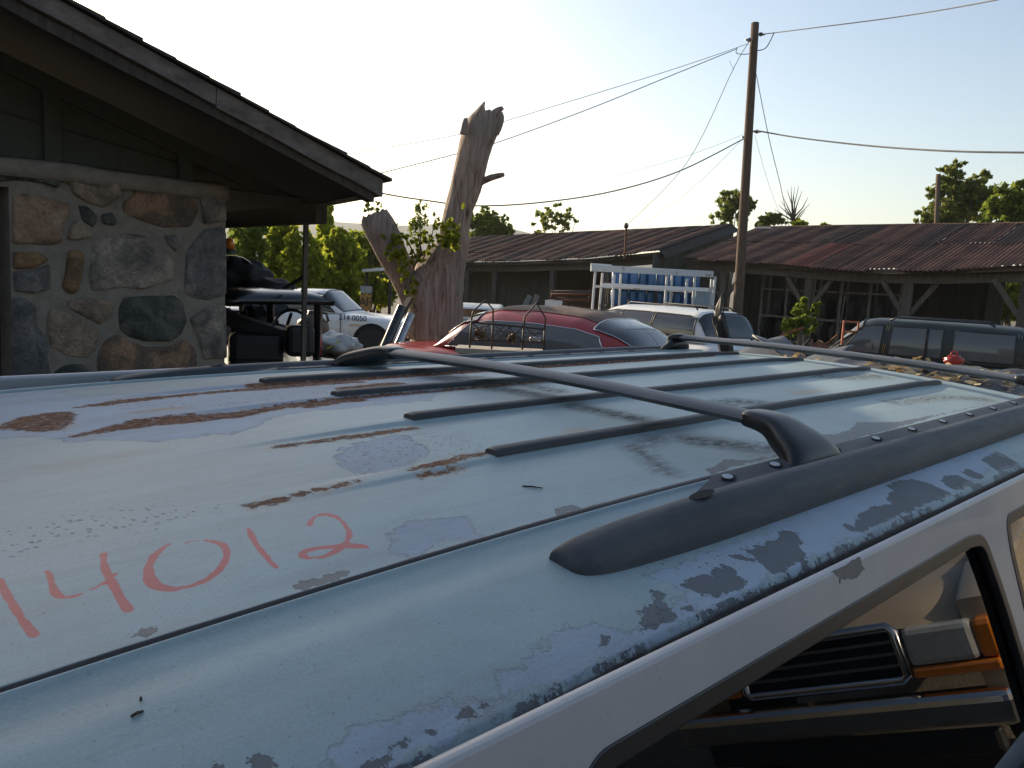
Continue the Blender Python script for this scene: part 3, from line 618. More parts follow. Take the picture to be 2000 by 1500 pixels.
ST = [('d', [(-160,120),(0,115),(200,130),(330,150),(355,190),(350,260),(250,235),(100,215),(0,225),(-160,240)]),
 ('t', [(390,210),(500,180),(600,195),(690,235),(705,300),(650,350),(590,385),(500,345),(430,300)]),
 ('n', [(770,240),(900,250),(1000,225),(1080,240),(1140,320),(1165,400),(1120,490),(950,500),(830,460),(700,410),(720,340),(775,300)]),
 ('g', [(1165,290),(1240,250),(1325,262),(1325,460),(1190,475),(1180,380)]),
 ('p', [(68,300),(150,290),(300,320),(400,350),(410,400),(370,480),(360,580),(300,600),(180,595),(68,590)]),
 ('d', [(450,360),(520,370),(570,430),(545,500),(480,455)]), ('t', [(390,560),(410,480),(450,450),(540,515),(530,550),(450,570)]),
 ('d', [(600,410),(650,400),(670,440),(680,480),(610,480),(585,445)]),
 ('g', [(530,570),(600,545),(720,525),(860,540),(920,580),(950,640),(1000,655),(1030,700),(1020,800),(900,840),(840,855),(700,850),(540,875),(520,830),(515,760)]),
 ('b', [(960,540),(1020,530),(1060,560),(1060,610),(1030,640),(985,600)]),
 ('b', [(1130,570),(1200,500),(1300,480),(1330,520),(1330,880),(1300,910),(1210,930),(1130,910),(1070,880),(1080,780),(1085,640)]),
 ('o', [(75,635),(250,640),(290,680),(200,735),(75,740)]), ('b', [(75,750),(210,745),(295,705),(300,860),(200,880),(80,870)]),
 ('o', [(400,620),(470,615),(495,660),(480,770),(450,880),(400,885),(360,850),(380,740)]),
 ('d', [(720,900),(850,890),(1030,890),(1070,930),(1095,1050),(1080,1120),(1000,1160),(850,1160),(760,1140),(700,1090),(680,1000)]),
 ('n', [(620,1135),(690,1110),(760,1165),(860,1190),(1000,1190),(1090,1145),(1150,1200),(1160,1290),(1150,1400),(800,1420),(620,1410),(560,1330),(550,1230)]),
 ('t', [(280,970),(350,975),(480,1030),(570,1090),(600,1110),(560,1200),(520,1260),(400,1250),(300,1220),(270,1100)]),
 ('b', [(68,900),(150,900),(195,940),(220,1030),(260,1150),(280,1250),(300,1380),(300,1560),(68,1560)]),
 ('t', [(380,915),(540,905),(640,915),(670,935),(650,1000),(590,1070),(500,1020),(400,970)]),
 ('d', [(310,1340),(370,1290),(480,1290),(540,1350),(580,1430),(570,1560),(320,1560)]),
 ('g', [(1110,1030),(1200,960),(1325,950),(1330,1260),(1190,1270),(1165,1150)]), ('g', [(1175,1300),(1330,1285),(1330,1560),(1180,1560)]), ('t', [(640,1450),(1150,1430),(1150,1640),(660,1650)]),
 ('t', [(-300,300),(-900,320),(-900,700),(-320,690)]), ('g', [(-300,720),(-880,730),(-860,1150),(-310,1140)])]
def stone(kind, poly, off=0.):
    pts = rounded([wp(x/3, 280+y/3) for x, y in poly], .016, 3); pts = np.array(pts); c = pts.mean(0); pts = c+(pts-c)*1.0; mb = MB(); K = 6; n = len(pts); rr = R.random()*50
    for k in range(K):
        f_ = [1.0, .965, .90, .72, .45, .18][k]; h = [-.02, .012, .028, .040, .045, .047][k]
        for a, z in pts:
            a2, z2 = c[0]+(a-c[0])*f_, c[1]+(z-c[1])*f_; jig = mnoise.noise(Vector((a2*7+rr, z2*7, 0)))
            hh_ = h*.75+(.034*jig+.016*mnoise.noise(Vector((a2*19+rr, z2*19, 3))) if k > 0 else 0)
            if k < 3: a2 += .006*mnoise.noise(Vector((a2*25, z2*25, rr))); z2 += .006*mnoise.noise(Vector((a2*25, z2*25, rr+9)))
            mb.v.append(tuple(W3(a2, z2, hh_)))
        if k:
            for j in range(n): mb.f.append(((k-1)*n+j, (k-1)*n+(j+1) % n, k*n+(j+1) % n, k*n+j))
    mb.f.append(tuple(range((K-1)*n, K*n)))
    o = hp(mb, 'stone', SM[kind], wall, smooth=True); return o
for kk, pl in ST: stone(kk, pl)
# roof: rake plane stands out from the wall
OV = .85
RP = P0+NW*OV
def rp(x, y): return onplane(x, y, RP, NW)
eB = rp(742, 384); rB = rp(24, 0); sl = (rB-eB); slope = sl[2]/(sl@E1)      # rise per metre along E1 (negative a = up)
aE = (eB-P0)@E1; zE = eB[2]; aR = -4.3; zR = zE+slope*(aR-aE)
eT = rp(748, 344); thick = eT[2]-zE
BACK = 11.0
m_shing = mat('old_shingle', (.075, .068, .062), .95, var=.5, scale=9, bump=.012, bscale=30, rnd=.35)
m_fascia = mat('weathered_fascia', (.19, .16, .14), .9, var=.6, scale=6, stretch=(1, 1, 2.2), bump=.008, bscale=22, col2=(.085, .072, .062))
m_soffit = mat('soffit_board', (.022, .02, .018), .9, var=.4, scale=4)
m_gable = mat('green_board', (.055, .06, .045), .85, var=.25, scale=5, stretch=(3, 3, .4), bump=.002)
def A(a, z, off, back=0): return P0+E1*a+UPW*z+NW*off+E2*back
def slab(z_lo, z_hi, off, back, name, m, a_in=0):
    mb = MB()
    for sgn in (1, -1):
        ae = aE if sgn > 0 else 2*aR-aE
        v = [A(a, z, o, b_) for (o, b_) in ((off, 0), (0, back)) for a, z in ((ae, zE+z_lo), (ae, zE+z_hi), (aR, zR+z_hi), (aR, zR+z_lo))]
        mb.add(v, [(0, 1, 2, 3), (7, 6, 5, 4), (1, 5, 6, 2), (4, 0, 3, 7), (0, 4, 5, 1)])
    return hp(mb, name, m, house)
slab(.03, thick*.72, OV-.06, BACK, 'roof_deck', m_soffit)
# rake boards: two lengths with a broken joint at mid span, plus an under-trim
def rakeboard(a0, a1, zlo, zhi, o0, o1, name, m, wav=.012, n=14, parent=None):
    mb = MB()
    for i in range(n+1):
        a = a0+(a1-a0)*i/n; z = zE+slope*(a-aE)
        e = wav*mnoise.noise(Vector((a*2.1, zlo*9, 1))); e2 = wav*.7*mnoise.noise(Vector((a*3.7, zhi*9, 5)))
        for o, zz in ((o0, zlo+e), (o0, zhi+e2), (o1, zhi+e2), (o1, zlo+e)): mb.v.append(tuple(A(a, z+zz, o)))
    for i in range(n):
        for j in range(4): mb.f.append((i*4+j, i*4+(j+1) % 4, (i+1)*4+(j+1) % 4, (i+1)*4+j))
    mb.f.append((3, 2, 1, 0)); mb.f.append((n*4, n*4+1, n*4+2, n*4+3)); return hp(mb, name, m, parent or house)
aj = (rp(412, 190)-P0)@E1
rakeboard(aj+.02, aE, .0, thick*.80, OV+.03, OV-.06, 'fascia_board', m_fascia)
rakeboard(aR, aj+.015, .012, thick*.79, OV+.03, OV-.06, 'fascia_board', m_fascia)
rakeboard(aR, aE-.05, -.055, .004, OV+.0, OV-.09, 'fascia_trim', m_dkwood)
# eave fascia along the side
mb = MB(); q = [A(aE+.012, zE+h, OV-.02, b_) for b_ in (0, BACK+1) for h in (0, thick*.8)]; q2 = [p_-E1*.03 for p_ in q]
mb.add(q+q2, [(0, 2, 3, 1), (4, 5, 7, 6), (0, 4, 6, 2), (1, 3, 7, 5), (0, 1, 5, 4), (2, 6, 7, 3)]); hp(mb, 'fascia_board', m_fascia, house)
# shingle courses showing along the rake as a stepped edge
nsh = 26; L = aE-aR; shp = []
for i in range(nsh):
    a1 = aE+.05-i*L/nsh; a0 = a1-L/nsh-.10; th_ = thick*.80+.004; lift = .006+.010*R.random(); ov = OV+.05+.02*R.random()
    mb = MB(); nb = 7
    for j in range(nb):
        b0_, b1_ = (0 if j == 0 else (j-.03)*(BACK)/nb), (j+1)*BACK/nb-.02
        if j == 0: pass
    v = []
    for (o, b_) in ((ov, 0), (0, BACK)):
        for a, z in ((a1, th_+.004), (a1, th_+lift+.012), (a0, th_+.012), (a0, th_+.002)): v.append(A(a, zE+slope*(a-aE)+z, o, b_))
    mb.add(v, [(0, 1, 2, 3), (7, 6, 5, 4), (1, 5, 6, 2), (0, 3, 7, 4), (0, 4, 5, 1), (3, 2, 6, 7)]); hp(mb, 'shingle_course', m_shing, house)
mb = MB(); mb.add([A(aR, zR+thick*.9, OV, 0), A(aR, zR+thick*.9, 0, BACK), A(2*aR-aE, zE+thick*.85, 0, BACK), A(2*aR-aE, zE+thick*.85, OV, 0)], [(0, 1, 2, 3)]); hp(mb, 'roof_back_slope', m_shing, house)
# gable boards and battens above the stone
def gz(a): return zE+slope*(a-aE)
aG0, aG1 = -4.3, aE-.05
mb = MB(); v = [W3(aL, zt-.002, -.04), W3(0.62, zt-.002, -.04), W3(0.62, gz(.62)-.02, -.04), W3(aR, gz(aR)-.02, -.04), W3(aL, gz(2*aR-aL), -.04)]
mb.add(v+[p_-NW*.04 for p_ in v], [(0, 1, 2, 3, 4), (9, 8, 7, 6, 5), (0, 5, 6, 1), (1, 6, 7, 2)]); hp(mb, 'gable_board', m_gable, house)
for x in (105, 365, -150, 600):
    a, _ = wp(x, 300); mb = MB(); wbox(mb, a-.045, a+.045, zt+.002, gz(a)-.05, -.012, -.039); hp(mb, 'batten', m_gable, house)
mb = MB(); z1 = zt+.35; rakeboard(aR, aE-.5, -.13, -.02, -.005, -.038, 'gable_trim', m_gable)
# coping mortar lip on top of the stone
mb = MB(); n = 24
for i in range(n+1):
    a = aL+(0-aL)*i/n; e = .03*mnoise.noise(Vector((a*2.3, 0, 4)))
    for o, z in ((.045, zt-.10+e*.6), (.05, zt-.01+e), (-.06, zt+.03+e), (-.06, zt-.10)): mb.v.append(tuple(W3(min(a, -.004), z, o)))
for i in range(n):
    for j in range(4): mb.f.append((i*4+j, i*4+(j+1) % 4, (i+1)*4+(j+1) % 4, (i+1)*4+j))
mb.f.append((3, 2, 1, 0)); mb.f.append((n*4, n*4+1, n*4+2, n*4+3)); hp(mb, 'coping', m_mortar, house, smooth=True)
# porch beam and posts under the side eave
pa, pb = at(420, 441, 8.2), at(628, 406, 6.35); pa[2] = pb[2] = (pa[2]+pb[2])/2
hp(MB().bar(pa, pb, .09, .14), 'porch_beam', m_dkwood, house)
for x, y, D, wd in ((598, 418, 6.9, .036),):
    q = at(x, y, D); hp(MB().box((q[0], q[1], q[2]/2), (wd, wd, q[2]), .6), 'porch_post', m_timber, house); hp(MB().box((q[0], q[1], q[2]+.01), (.08, .08, .04), .6), 'post_bracket', m_steel, house)
q = at(616, 408, 6.6); hp(MB().box(q, (.05, .05, .06), .5), 'junction_box', m_steel, house)
# ------------------------------------------------------------------ pole, shed, dead tree
def project(P):
    c = RW.T@(np.asarray(P, float)-CAM); return CX+F*c[0]/-c[2], CY-F*c[1]/-c[2]
def zfor(X, Y, yfn, z=3.):
    for _ in range(8):
        px, py = project((X, Y, z)); z += (py-yfn(px))*Y/F
    return z
m_pole = mat('pole_wood', (.13, .085, .055), .9, var=.5, scale=6, stretch=(6, 6, .5), bump=.006)
pt, pb_ = at(1475, 45, 20.), at(1440, 622, 19.6); gx = pb_+(pb_-pt)*(pb_[2]/(pt[2]-pb_[2]))
pole = thing('utility_pole', 'tall leaning brown wooden utility pole in front of the tin-roofed shed', 'utility pole', gx)
def loc(mb, root, *a, **k): o = mb.build(*a, **k); o.data.transform(Matrix.Translation(-root.location)); o.parent = root; return o
loc(MB().tube([gx+(pt-gx)*q for q in np.linspace(0, 1, 14)], [.125-.035*q for q in np.linspace(0, 1, 14)], 14), pole, 'pole_shaft', m_pole, smooth=True)
for x, y in ((1486, 67), (1463, 78), (1478, 257), (1456, 268)):
    q = at(x, y, 19.9); loc(MB().tube([q-np.array([.09, 0, 0]), q+np.array([.09, 0, 0])], .022, 8).lathe([(.03, -.04), (.045, -.02), (.02, 0), (.045, .02), (.03, .04)], tuple(q), 10), pole, 'insulator', m_steel)
def wire(pts, r, lab, sag=6):
    P = [at(x, y, D) for x, y, D in pts]; out = []
    n = len(P)                                      # Catmull-Rom through the points
    for i in range(n-1):
        a, b, c, d = P[max(i-1, 0)], P[i], P[i+1], P[min(i+2, n-1)]
        for k in range(sag):
            s = k/sag; out.append(.5*((2*b)+(c-a)*s+(2*a-5*b+4*c-d)*s*s+(3*b-a-3*c+d)*s**3))
    out.append(P[-1]); tag(MB().tube(out, r, 5).build('overhead_wire', m_cable, None, True), lab, 'wire', 'overhead wires')
wire([(1462, 85, 19.9), (1300, 140, 17.5), (985, 237, 16.4), (900, 262, 16), (745, 290, 15.7), (690, 298, 15.6), (600, 315, 15.4), (480, 335, 15.2)], .006, 'upper thin wire running from the pole top behind the dead trunk to the house')
wire([(1440, 95, 19.8), (1300, 152, 18.6), (1150, 213, 17.5), (975, 277, 16.4), (890, 301, 16), (760, 334, 15.7), (600, 375, 15.4), (480, 400, 15.2)], .009, 'twisted service drop from the pole top down to the eave corner')
wire([(1455, 270, 19.9), (1330, 333, 18.8), (1200, 373, 17.8), (1060, 395, 16.9), (930, 402, 16.2), (830, 391, 15.8), (744, 377, 15.6), (600, 345, 15.4), (480, 318, 15.2)], .014, 'thick sagging black cable from mid pole to the eave corner')
wire([(1452, 263, 19.9), (1330, 308, 18.8), (1150, 354, 17.5), (935, 377, 16.2), (744, 371, 15.6), (480, 345, 15.2)], .0035, 'faint thin wire just above the thick sagging cable')
wire([(1464, 80, 19.9), (1432, 135, 20.5), (1340, 320, 22.5), (1224, 440, 25.6)], .008, 'twisted wire from the pole top down to the shed roof mast')
wire([(1446, 276, 19.9), (1350, 370, 22), (1245, 447, 26)], .004, 'thin straight wire from mid pole to the shed ridge left of the pole')
wire([(1477, 145, 20), (1502, 270, 21), (1525, 365, 23), (1541, 441, 26)], .009, 'twisted guy wire from the upper pole to the shed ridge beyond')
wire([(1474, 263, 20), (1500, 355, 22), (1528, 432, 26)], .004, 'thin guy wire from mid pole to the shed ridge beyond')
wire([(1480, 68, 19.9), (1512, 64, 19.5), (1600, 53, 18), (1760, 32, 16), (1940, 1, 13.5), (2140, -44, 11)], .011, 'thick twisted feeder running from the pole top away from the house')
wire([(1512, 64, 19.5), (1500, 88, 19.6), (1492, 96, 19.7), (1480, 99, 19.8)], .011, 'short curved jumper looping back to the pole top')
wire([(1440, 92, 19.8), (1438, 103, 19.8), (1450, 106, 19.8), (1464, 105, 19.8)], .009, 'small loose loop of wire beside the pole top facing the house')
wire([(1474, 258, 19.9), (1482, 256, 19.8), (1560, 269, 18.5), (1700, 285, 16.5), (1850, 295, 14.5), (2000, 298, 13), (2150, 298, 12)], .016, 'thick telephone cable sagging away from mid pole')
wire([(1434, 137, 20.5), (1427, 124, 20.4), (1424, 118, 20.4)], .004, 'curled loose wire end hanging on the twisted roof wire')

# long open shed
DX = np.array([.62, .785, 0]); AL0 = np.array([.785, -.62, 0])
m_tin = [mat('rusty_tin_a', (.125, .06, .04), .85, var=.6, scale=1.6, rnd=.5, bump=.004, bscale=9, spec=.25), mat('rusty_tin_b', (.085, .05, .038), .85, var=.5, scale=2.2, rnd=.5, bump=.004, bscale=9, spec=.25), mat('red_tin', (.17, .052, .035), .8, var=.4, scale=3, rnd=.3, spec=.25)]
m_shedwood = mat('shed_timber', (.115, .10, .085), .95, var=.5, scale=5, stretch=(4, 4, .5), bump=.005, rnd=.3)
m_shedwall = mat('shed_board', (.10, .095, .075), .9, var=.4, scale=3, stretch=(4, 4, .3), rnd=.35)
shed = thing('open_shed', 'long low open shed with rusty corrugated tin roof behind the parked cars', 'shed', at(1440, HZ(1440), 24)*np.array([1, 1, 0]))
def resample(P, step):
    P = np.array(P); s = np.concatenate([[0], np.cumsum(np.linalg.norm(np.diff(P, axis=0), axis=1))]); n = max(2, int(round(s[-1]/step))); q = np.linspace(0, s[-1], n+1)
    return np.stack([np.interp(q, s, P[:, k]) for k in range(3)], 1), n
def tinroof(eave, ridge, step, splits, root, seed, redset=(), lift=.0):
    E_, n = resample(eave, step); G_ = np.stack([np.interp(np.linspace(0, 1, n+1), np.linspace(0, 1, len(ridge)), np.array(ridge)[:, k]) for k in range(3)], 1); rr = random.Random(seed)
    for i in range(n):
        for j in range(len(splits)-1):
            r0, r1 = splits[j]-(.03 if j else .02), splits[j+1]+.02; e0, e1 = E_[i], E_[i+1]; g0, g1 = G_[i], G_[i+1]; mb = MB(); nc = 25; nr = 3; off = rr.uniform(-.006, .008)+lift+(.014 if j else 0); sk = rr.uniform(-.005, .005); drop = rr.uniform(-.02, .03)
            for b in range(nr):
                r = r0+(r1-r0)*b/(nr-1)-(drop if b == 0 else 0)
                for a in range(nc):
                    s = -.02+1.04*a/(nc-1); p_ = (e0*(1-s)+e1*s)*(1-r)+(g0*(1-s)+g1*s)*r; k = p_.copy()
                    k[2] += .022*math.sin(2*math.pi*6*s)+off+sk*(r-.5)+.02*mnoise.noise(Vector((p_[0]*1.3, p_[1]*1.3, r*2)))-.012*(a == 0); mb.v.append(tuple(k))
            for b in range(nr-1):
                for a in range(nc-1): mb.f.append((b*nc+a, b*nc+a+1, (b+1)*nc+a+1, (b+1)*nc+a))
            m = m_tin[2] if (i, j) in redset else m_tin[rr.random() < .45]
            o = loc(mb, root, 'roof_sheet', m, smooth=True)
eR = [at(x, y, D) for x, y, D in ((1335, 502, 26), (1450, 509, 24), (1575, 518, 22.5), (1700, 525, 21.2), (1850, 524, 19.6), (2000, 517, 18), (2150, 508, 16.6))]
rgy = lambda x: np.interp(x, [1400, 1700, 2000, 2400], [446, 441, 437, 432])
rR = []
for e in eR: X, Y = e[0]+DX[0]*5.6, e[1]+DX[1]*5.6; rR.append(np.array([X, Y, zfor(X, Y, rgy)]))
tinroof(eR, rR, .78, (0, .52, 1), shed, 3, {(5, 0), (14, 0), (15, 0)})
eL = [at(x, y, D) for x, y, D in ((765, 514, 35), (890, 512, 33), (1000, 511, 31), (1150, 505, 28), (1290, 491, 26.2))]
rgl = lambda x: np.interp(x, [880, 1100, 1250, 1420, 1500], [467, 457, 450, 442, 438]); rL = []
for e in eL: X, Y = e[0]+DX[0]*5.2, e[1]+DX[1]*5.2; rL.append(np.array([X, Y, zfor(X, Y, rgl)]))
tinroof(eL, rL, .78, (0, .3, .98), shed, 9, set(), .05)
# ridge caps, barge board at the step between the two roofs
loc(MB().tube(rR, .05, 6), shed, 'ridge_cap', m_tin[1]); loc(MB().tube(rL, .05, 6), shed, 'ridge_cap', m_tin[1])
for k in range(13):
    s_ = k/12; q = eL[-1]*(1-s_)+rL[-1]*s_-np.array([.10, 0, 0]); loc(MB().bar((q[0], q[1], .05), (q[0], q[1], q[2]-.06), .46, .03, up=tuple(-AL0)), shed, 'end_board', m_shedwall)
a0, a1 = eL[-1]+np.array([-.10, 0, .085]), rL[-1]+np.array([-.10, 0, .085])
loc(MB().add([a0, a1, a1-UPW*.25+np.array([.35, -.1, 0]), a0-UPW*.28+np.array([.25, -.1, 0]), a0+DX*.1, a1+DX*.1], [(0, 1, 2, 3), (0, 4, 5, 1)]), shed, 'barge_board', m_dkwood)
for x, y in ((1405, 444), (1492, 445)): q = at(x, y, 30.2 if x < 1450 else 28.2); loc(MB().box(q, (.55, .2, .06), -.6), shed, 'ridge_flashing', m_steel)
# timber frame
def below(P, dz, back): q = np.array(P)+DX*back; q[2] += dz; return q
for P in (eR, eL):
    for a, b in zip(P[:-1], P[1:]): loc(MB().bar(below(a, -.22, .35), below(b, -.22, .35), .10, .26), shed, 'eave_beam', m_shedwood)
    for a, b in zip(P[:-1], P[1:]): loc(MB().bar(below(a, -.07, .02), below(b, -.07, .02), .03, .12), shed, 'eave_board', m_dkwood)
def eave_at(x, P):
    for a, b in zip(P[:-1], P[1:]):
        xa, xb = project(a)[0], project(b)[0]
        if xa <= x <= xb: s = (x-xa)/(xb-xa); return a*(1-s)+b*s
    return P[-1]
AL = np.array([DX[1], -DX[0], 0])
for x, P, br in ((1410, eR, 1), (1575, eR, 1), (1775, eR, 1), (2005, eR, 1), (1075, eL, 0), (960, eL, 0), (905, eL, 0), (1180, eL, 0), (1285, eL, 0), (800, eL, 0)):
    q = below(eave_at(x, P), -.35, .35); top = q[2]; po = loc(MB().box((q[0], q[1], top/2), (.19, .19, top), -.6), shed, 'post', m_shedwood)
    if br:
        for s in (-1, 1): o = MB().bar(q+AL*s*.08-UPW*.75, q+AL*s*.62+UPW*.02, .09, .11).build('brace', m_shedwood, None); o.data.transform(Matrix.Translation(-shed.location)); o.parent = po
# back wall boards and interior of the right-hand bays
bk = [below(e, 0, 4.9) for e in eR]; nb = 0
B_, n = resample(bk, .42)
for i in range(n):
    a, b = B_[i], B_[i+1]; x = project((a+b)/2)[0]
    if x > 1985: continue
    zt_ = 2.45 if 1640 < x < 1830 else 2.9; zt_ += R.uniform(-.06, .06)
    loc(MB().bar((a[0], a[1], .05), (a[0], a[1], zt_), .40, .03, up=tuple(DX)), shed, 'wall_board', m_shedwall)
bl = [below(e, 0, 1.6) for e in eL]; B_, n = resample(bl, .60)
for i in range(n):
    a = B_[i]; x = project(a)[0]
    for bkk in ((0, 3.2) if x < 1090 else (3.2,)):
      q = a+DX*bkk; loc(MB().bar((q[0], q[1], .05), (q[0], q[1], 2.5), .58, .03, up=tuple(DX)), shed, 'wall_board', m_shedwall)
# storage shelving with car wheels
m_shelf = mat('shelf_board', (.20, .19, .165), .85, var=.4, scale=6, rnd=.2)
sh = thing('storage_shelves', 'timber shelving filled with old wheels inside the shed right of the pole', 'shelving', below(eave_at(1560, eR), 0, 1.3)*np.array([1, 1, 0]))
sa, sb = below(eave_at(1452, eR), 0, 1.6), below(eave_at(1735, eR), 0, 1.6); sL = np.linalg.norm((sb-sa)[:2])
for k in range(6):
    q = sa+(sb-sa)*k/5
    for d in (0, .55): loc(MB().box((q[0]+DX[0]*d, q[1]+DX[1]*d, 1.25), (.07, .07, 2.5), -.6), sh, 'upright', m_shelf)
SHZ = (.55, 1.25, 2.05)
for z in SHZ:
    for k in range(5):
        a, b = sa+(sb-sa)*(k/5+.006), sa+(sb-sa)*((k+1)/5-.006); a = a+DX*.28; b = b+DX*.28
        loc(MB().bar((a[0], a[1], z), (b[0], b[1], z), .68, .05), sh, 'shelf', m_shelf)
def tyre(c, ax, r, wd, m=None, name='old_wheel', lab='', grp=None):
    ax = V(ax).normalized(); qz = Vector((0, 0, 1)).rotation_difference(ax).to_matrix(); t_ = thing(name, lab, 'wheel', c, 0, grp)
    ty = MB().lathe([(r*.6, -wd/2), (r*.93, -wd/2), (r, -wd*.3), (r, wd*.3), (r*.93, wd/2), (r*.6, wd/2)], (0, 0, 0), 20, qz).build('tyre', m_rubber, t_, True); autosmooth(ty)
    MB().lathe([(r*.15, -wd*.3), (r*.6, -wd*.38), (r*.6, wd*.38), (r*.15, wd*.3)], (0, 0, 0), 16, qz).build('rim', m or m_steel, t_)
for z in (1.275, .575):
    for k in range(11):
        if R.random() < .12: continue
        q = sa+(sb-sa)*((k+.5)/11)+DX*.28; r = R.uniform(.28, .34); tyre((q[0], q[1], z+r), AL*.8+DX*R.uniform(-.8, .8), r, .2, m_rust, 'old_wheel', 'old wheel with rusty rim standing on the %s board of the storage shelves' % ('middle' if z > 1 else 'lowest'), 'old wheels on the shelves')
# mast on the roof
q = at(1221, 489, 26.6); ms = thing('service_mast', 'short dark service mast with weatherhead standing on the tin roof', 'mast', q-UPW*.2)
loc(MB().tube([q-UPW*.25, at(1223, 446, 26.6)], .035, 8), ms, 'mast_pipe', m_rust); hq = at(1223, 441, 26.6); loc(MB().lathe([(.05, -.08), (.08, -.02), (.07, .05), (.03, .09)], tuple(hq), 10), ms, 'weatherhead', m_black)

# carport at the far left end of the shed
cp = thing('small_carport', 'small flat carport with brown tin roof between the shrubs and the dead tree', 'carport', at(710, HZ(710), 34)*np.array([1, 1, 0]))
ce = [at(645, 518, 33), at(712, 523, 32), at(790, 524, 31)]; cr = [at(690, 511, 36), at(735, 508, 36), at(800, 505, 35.5)]
tinroof(ce, cr, .8, (0, 1), cp, 4); loc(MB().bar(ce[0]-UPW*.12, ce[2]-UPW*.12, .06, .16), cp, 'eave_beam', m_dkwood)
for x, D in ((667, 33), (682, 34.5), (742, 31.6), (710, 34)): q = at(x, 524, D); loc(MB().box((q[0], q[1], q[2]/2), (.16, .16, q[2])), cp, 'post', m_dkwood)
aw = thing('white_awning', 'small white tin awning on posts left of the dead tree', 'awning', at(738, HZ(738), 27)*np.array([1, 1, 0]))
qa, qb = at(712, 529, 27), at(768, 525, 27); loc(MB().bar(qa, qb, .9, .09), aw, 'awning_roof', m_white, bevel=.01)
for q in (qa, qb): loc(MB().box((q[0]+(.08 if q is qa else -.08), q[1], (q[2]-.05)/2), (.09, .09, q[2]-.05)), aw, 'post', m_dkwood)
# dark vine-clad post top left of carport
sg = thing('yard_sign', 'weathered orange board sign with black letters AFI under the white awning', 'sign', at(714, HZ(714), 24)*np.array([1, 1, 0]))
p0, p1 = at(703, 605, 24), at(727, 560, 24); zc = (p0[2]+p1[2])/2; pc = (p0+p1)/2
m_sign = mat('orange_board', (.42, .22, .06), .8, var=.4, scale=5); m_letter = mat('black_letter', (.02, .02, .02), .7)
loc(MB().box((pc[0], pc[1], zc-.12), (p1[0]-p0[0], .04, p1[2]-p0[2]-.22)), sg, 'sign_board', m_sign); loc(MB().box((pc[0], pc[1], p1[2]-.09), (p1[0]-p0[0], .042, .2)), sg, 'sign_header', mat('grey_board', (.3, .3, .3), .8))
for s in (-1, 1): loc(MB().box((pc[0]+s*.13, pc[1]+.045, zc*.5+.1), (.05, .05, zc+.2)), sg, 'sign_leg', m_dkwood)
def text(body, size, mw, m, parent, name='lettering', ext=.002, xs=1):
    cu = bpy.data.curves.new(name, 'FONT'); cu.body = body; cu.size = size; cu.extrude = ext; cu.align_x = 'CENTER'; cu.align_y = 'CENTER'; cu.space_character = xs
    tmp = bpy.data.objects.new(name, cu); C.objects.link(tmp); me = bpy.data.meshes.new_from_object(tmp.evaluated_get(bpy.context.evaluated_depsgraph_get())); bpy.data.objects.remove(tmp)
    me.transform(mw); me.materials.clear(); return link(name, me, m, parent)
def facing(c, right, up): # matrix with x = right, y = up at c
    r, u = V(right).normalized(), V(up).normalized(); n_ = r.cross(u); mw = Matrix.Identity(4)
    for i in range(3): mw[i][0], mw[i][1], mw[i][2], mw[i][3] = r[i], u[i], n_[i], float(c[i])
    return mw
text('AFI', .36, facing(np.array([0, -.026, zc-.12])+(pc-np.array(sg.location))*np.array([1, 1, 0]), (1, 0, 0), (0, 0, 1)), m_letter, sg, xs=.8)

# dead tree
m_snag, t, p = newmat('dead_wood'); tc = nd(t, 'ShaderNodeTexCoord'); mp = nd(t, 'ShaderNodeMapping'); mp.inputs['Scale'].default_value = (8, 8, .5); mp.inputs['Rotation'].default_value = (0, .08, 0); t.links.new(tc.outputs['Object'], mp.inputs[0])
n1 = nd(t, 'ShaderNodeTexNoise', Scale=2.2, Detail=10, Roughness=.68, Distortion=.8); t.links.new(mp.outputs[0], n1.inputs[0]); n2 = nd(t, 'ShaderNodeTexNoise', Scale=1.3, Detail=4); t.links.new(tc.outputs['Object'], n2.inputs[0])
c_ = ramp(t, [(.32, (.08, .052, .038)), (.43, (.30, .20, .15)), (.55, (.44, .325, .25)), (.7, (.52, .42, .33))], n1.outputs[0]).outputs[0]
c_ = mixc(t, mth(t, 'MULTIPLY', mth(t, 'MULTIPLY_ADD', n2.outputs[0], 5, -2.3, clamp=True), .5), c_, (.23, .215, .19)); t.links.new(c_, p.inputs['Base Color']); p.inputs['Roughness'].default_value = .9
b = nd(t, 'ShaderNodeBump', Strength=1, Distance=.10); t.links.new(n1.outputs[0], b.inputs['Height']); t.links.new(b.outputs[0], p.inputs['Normal'])
SD = 14.0; s0 = at(853, HZ(853), SD); snag = thing('dead_tree', 'tall dead forked tree trunk with stripped wood and vines in its fork', 'tree', s0*np.array([1, 1, 0]))
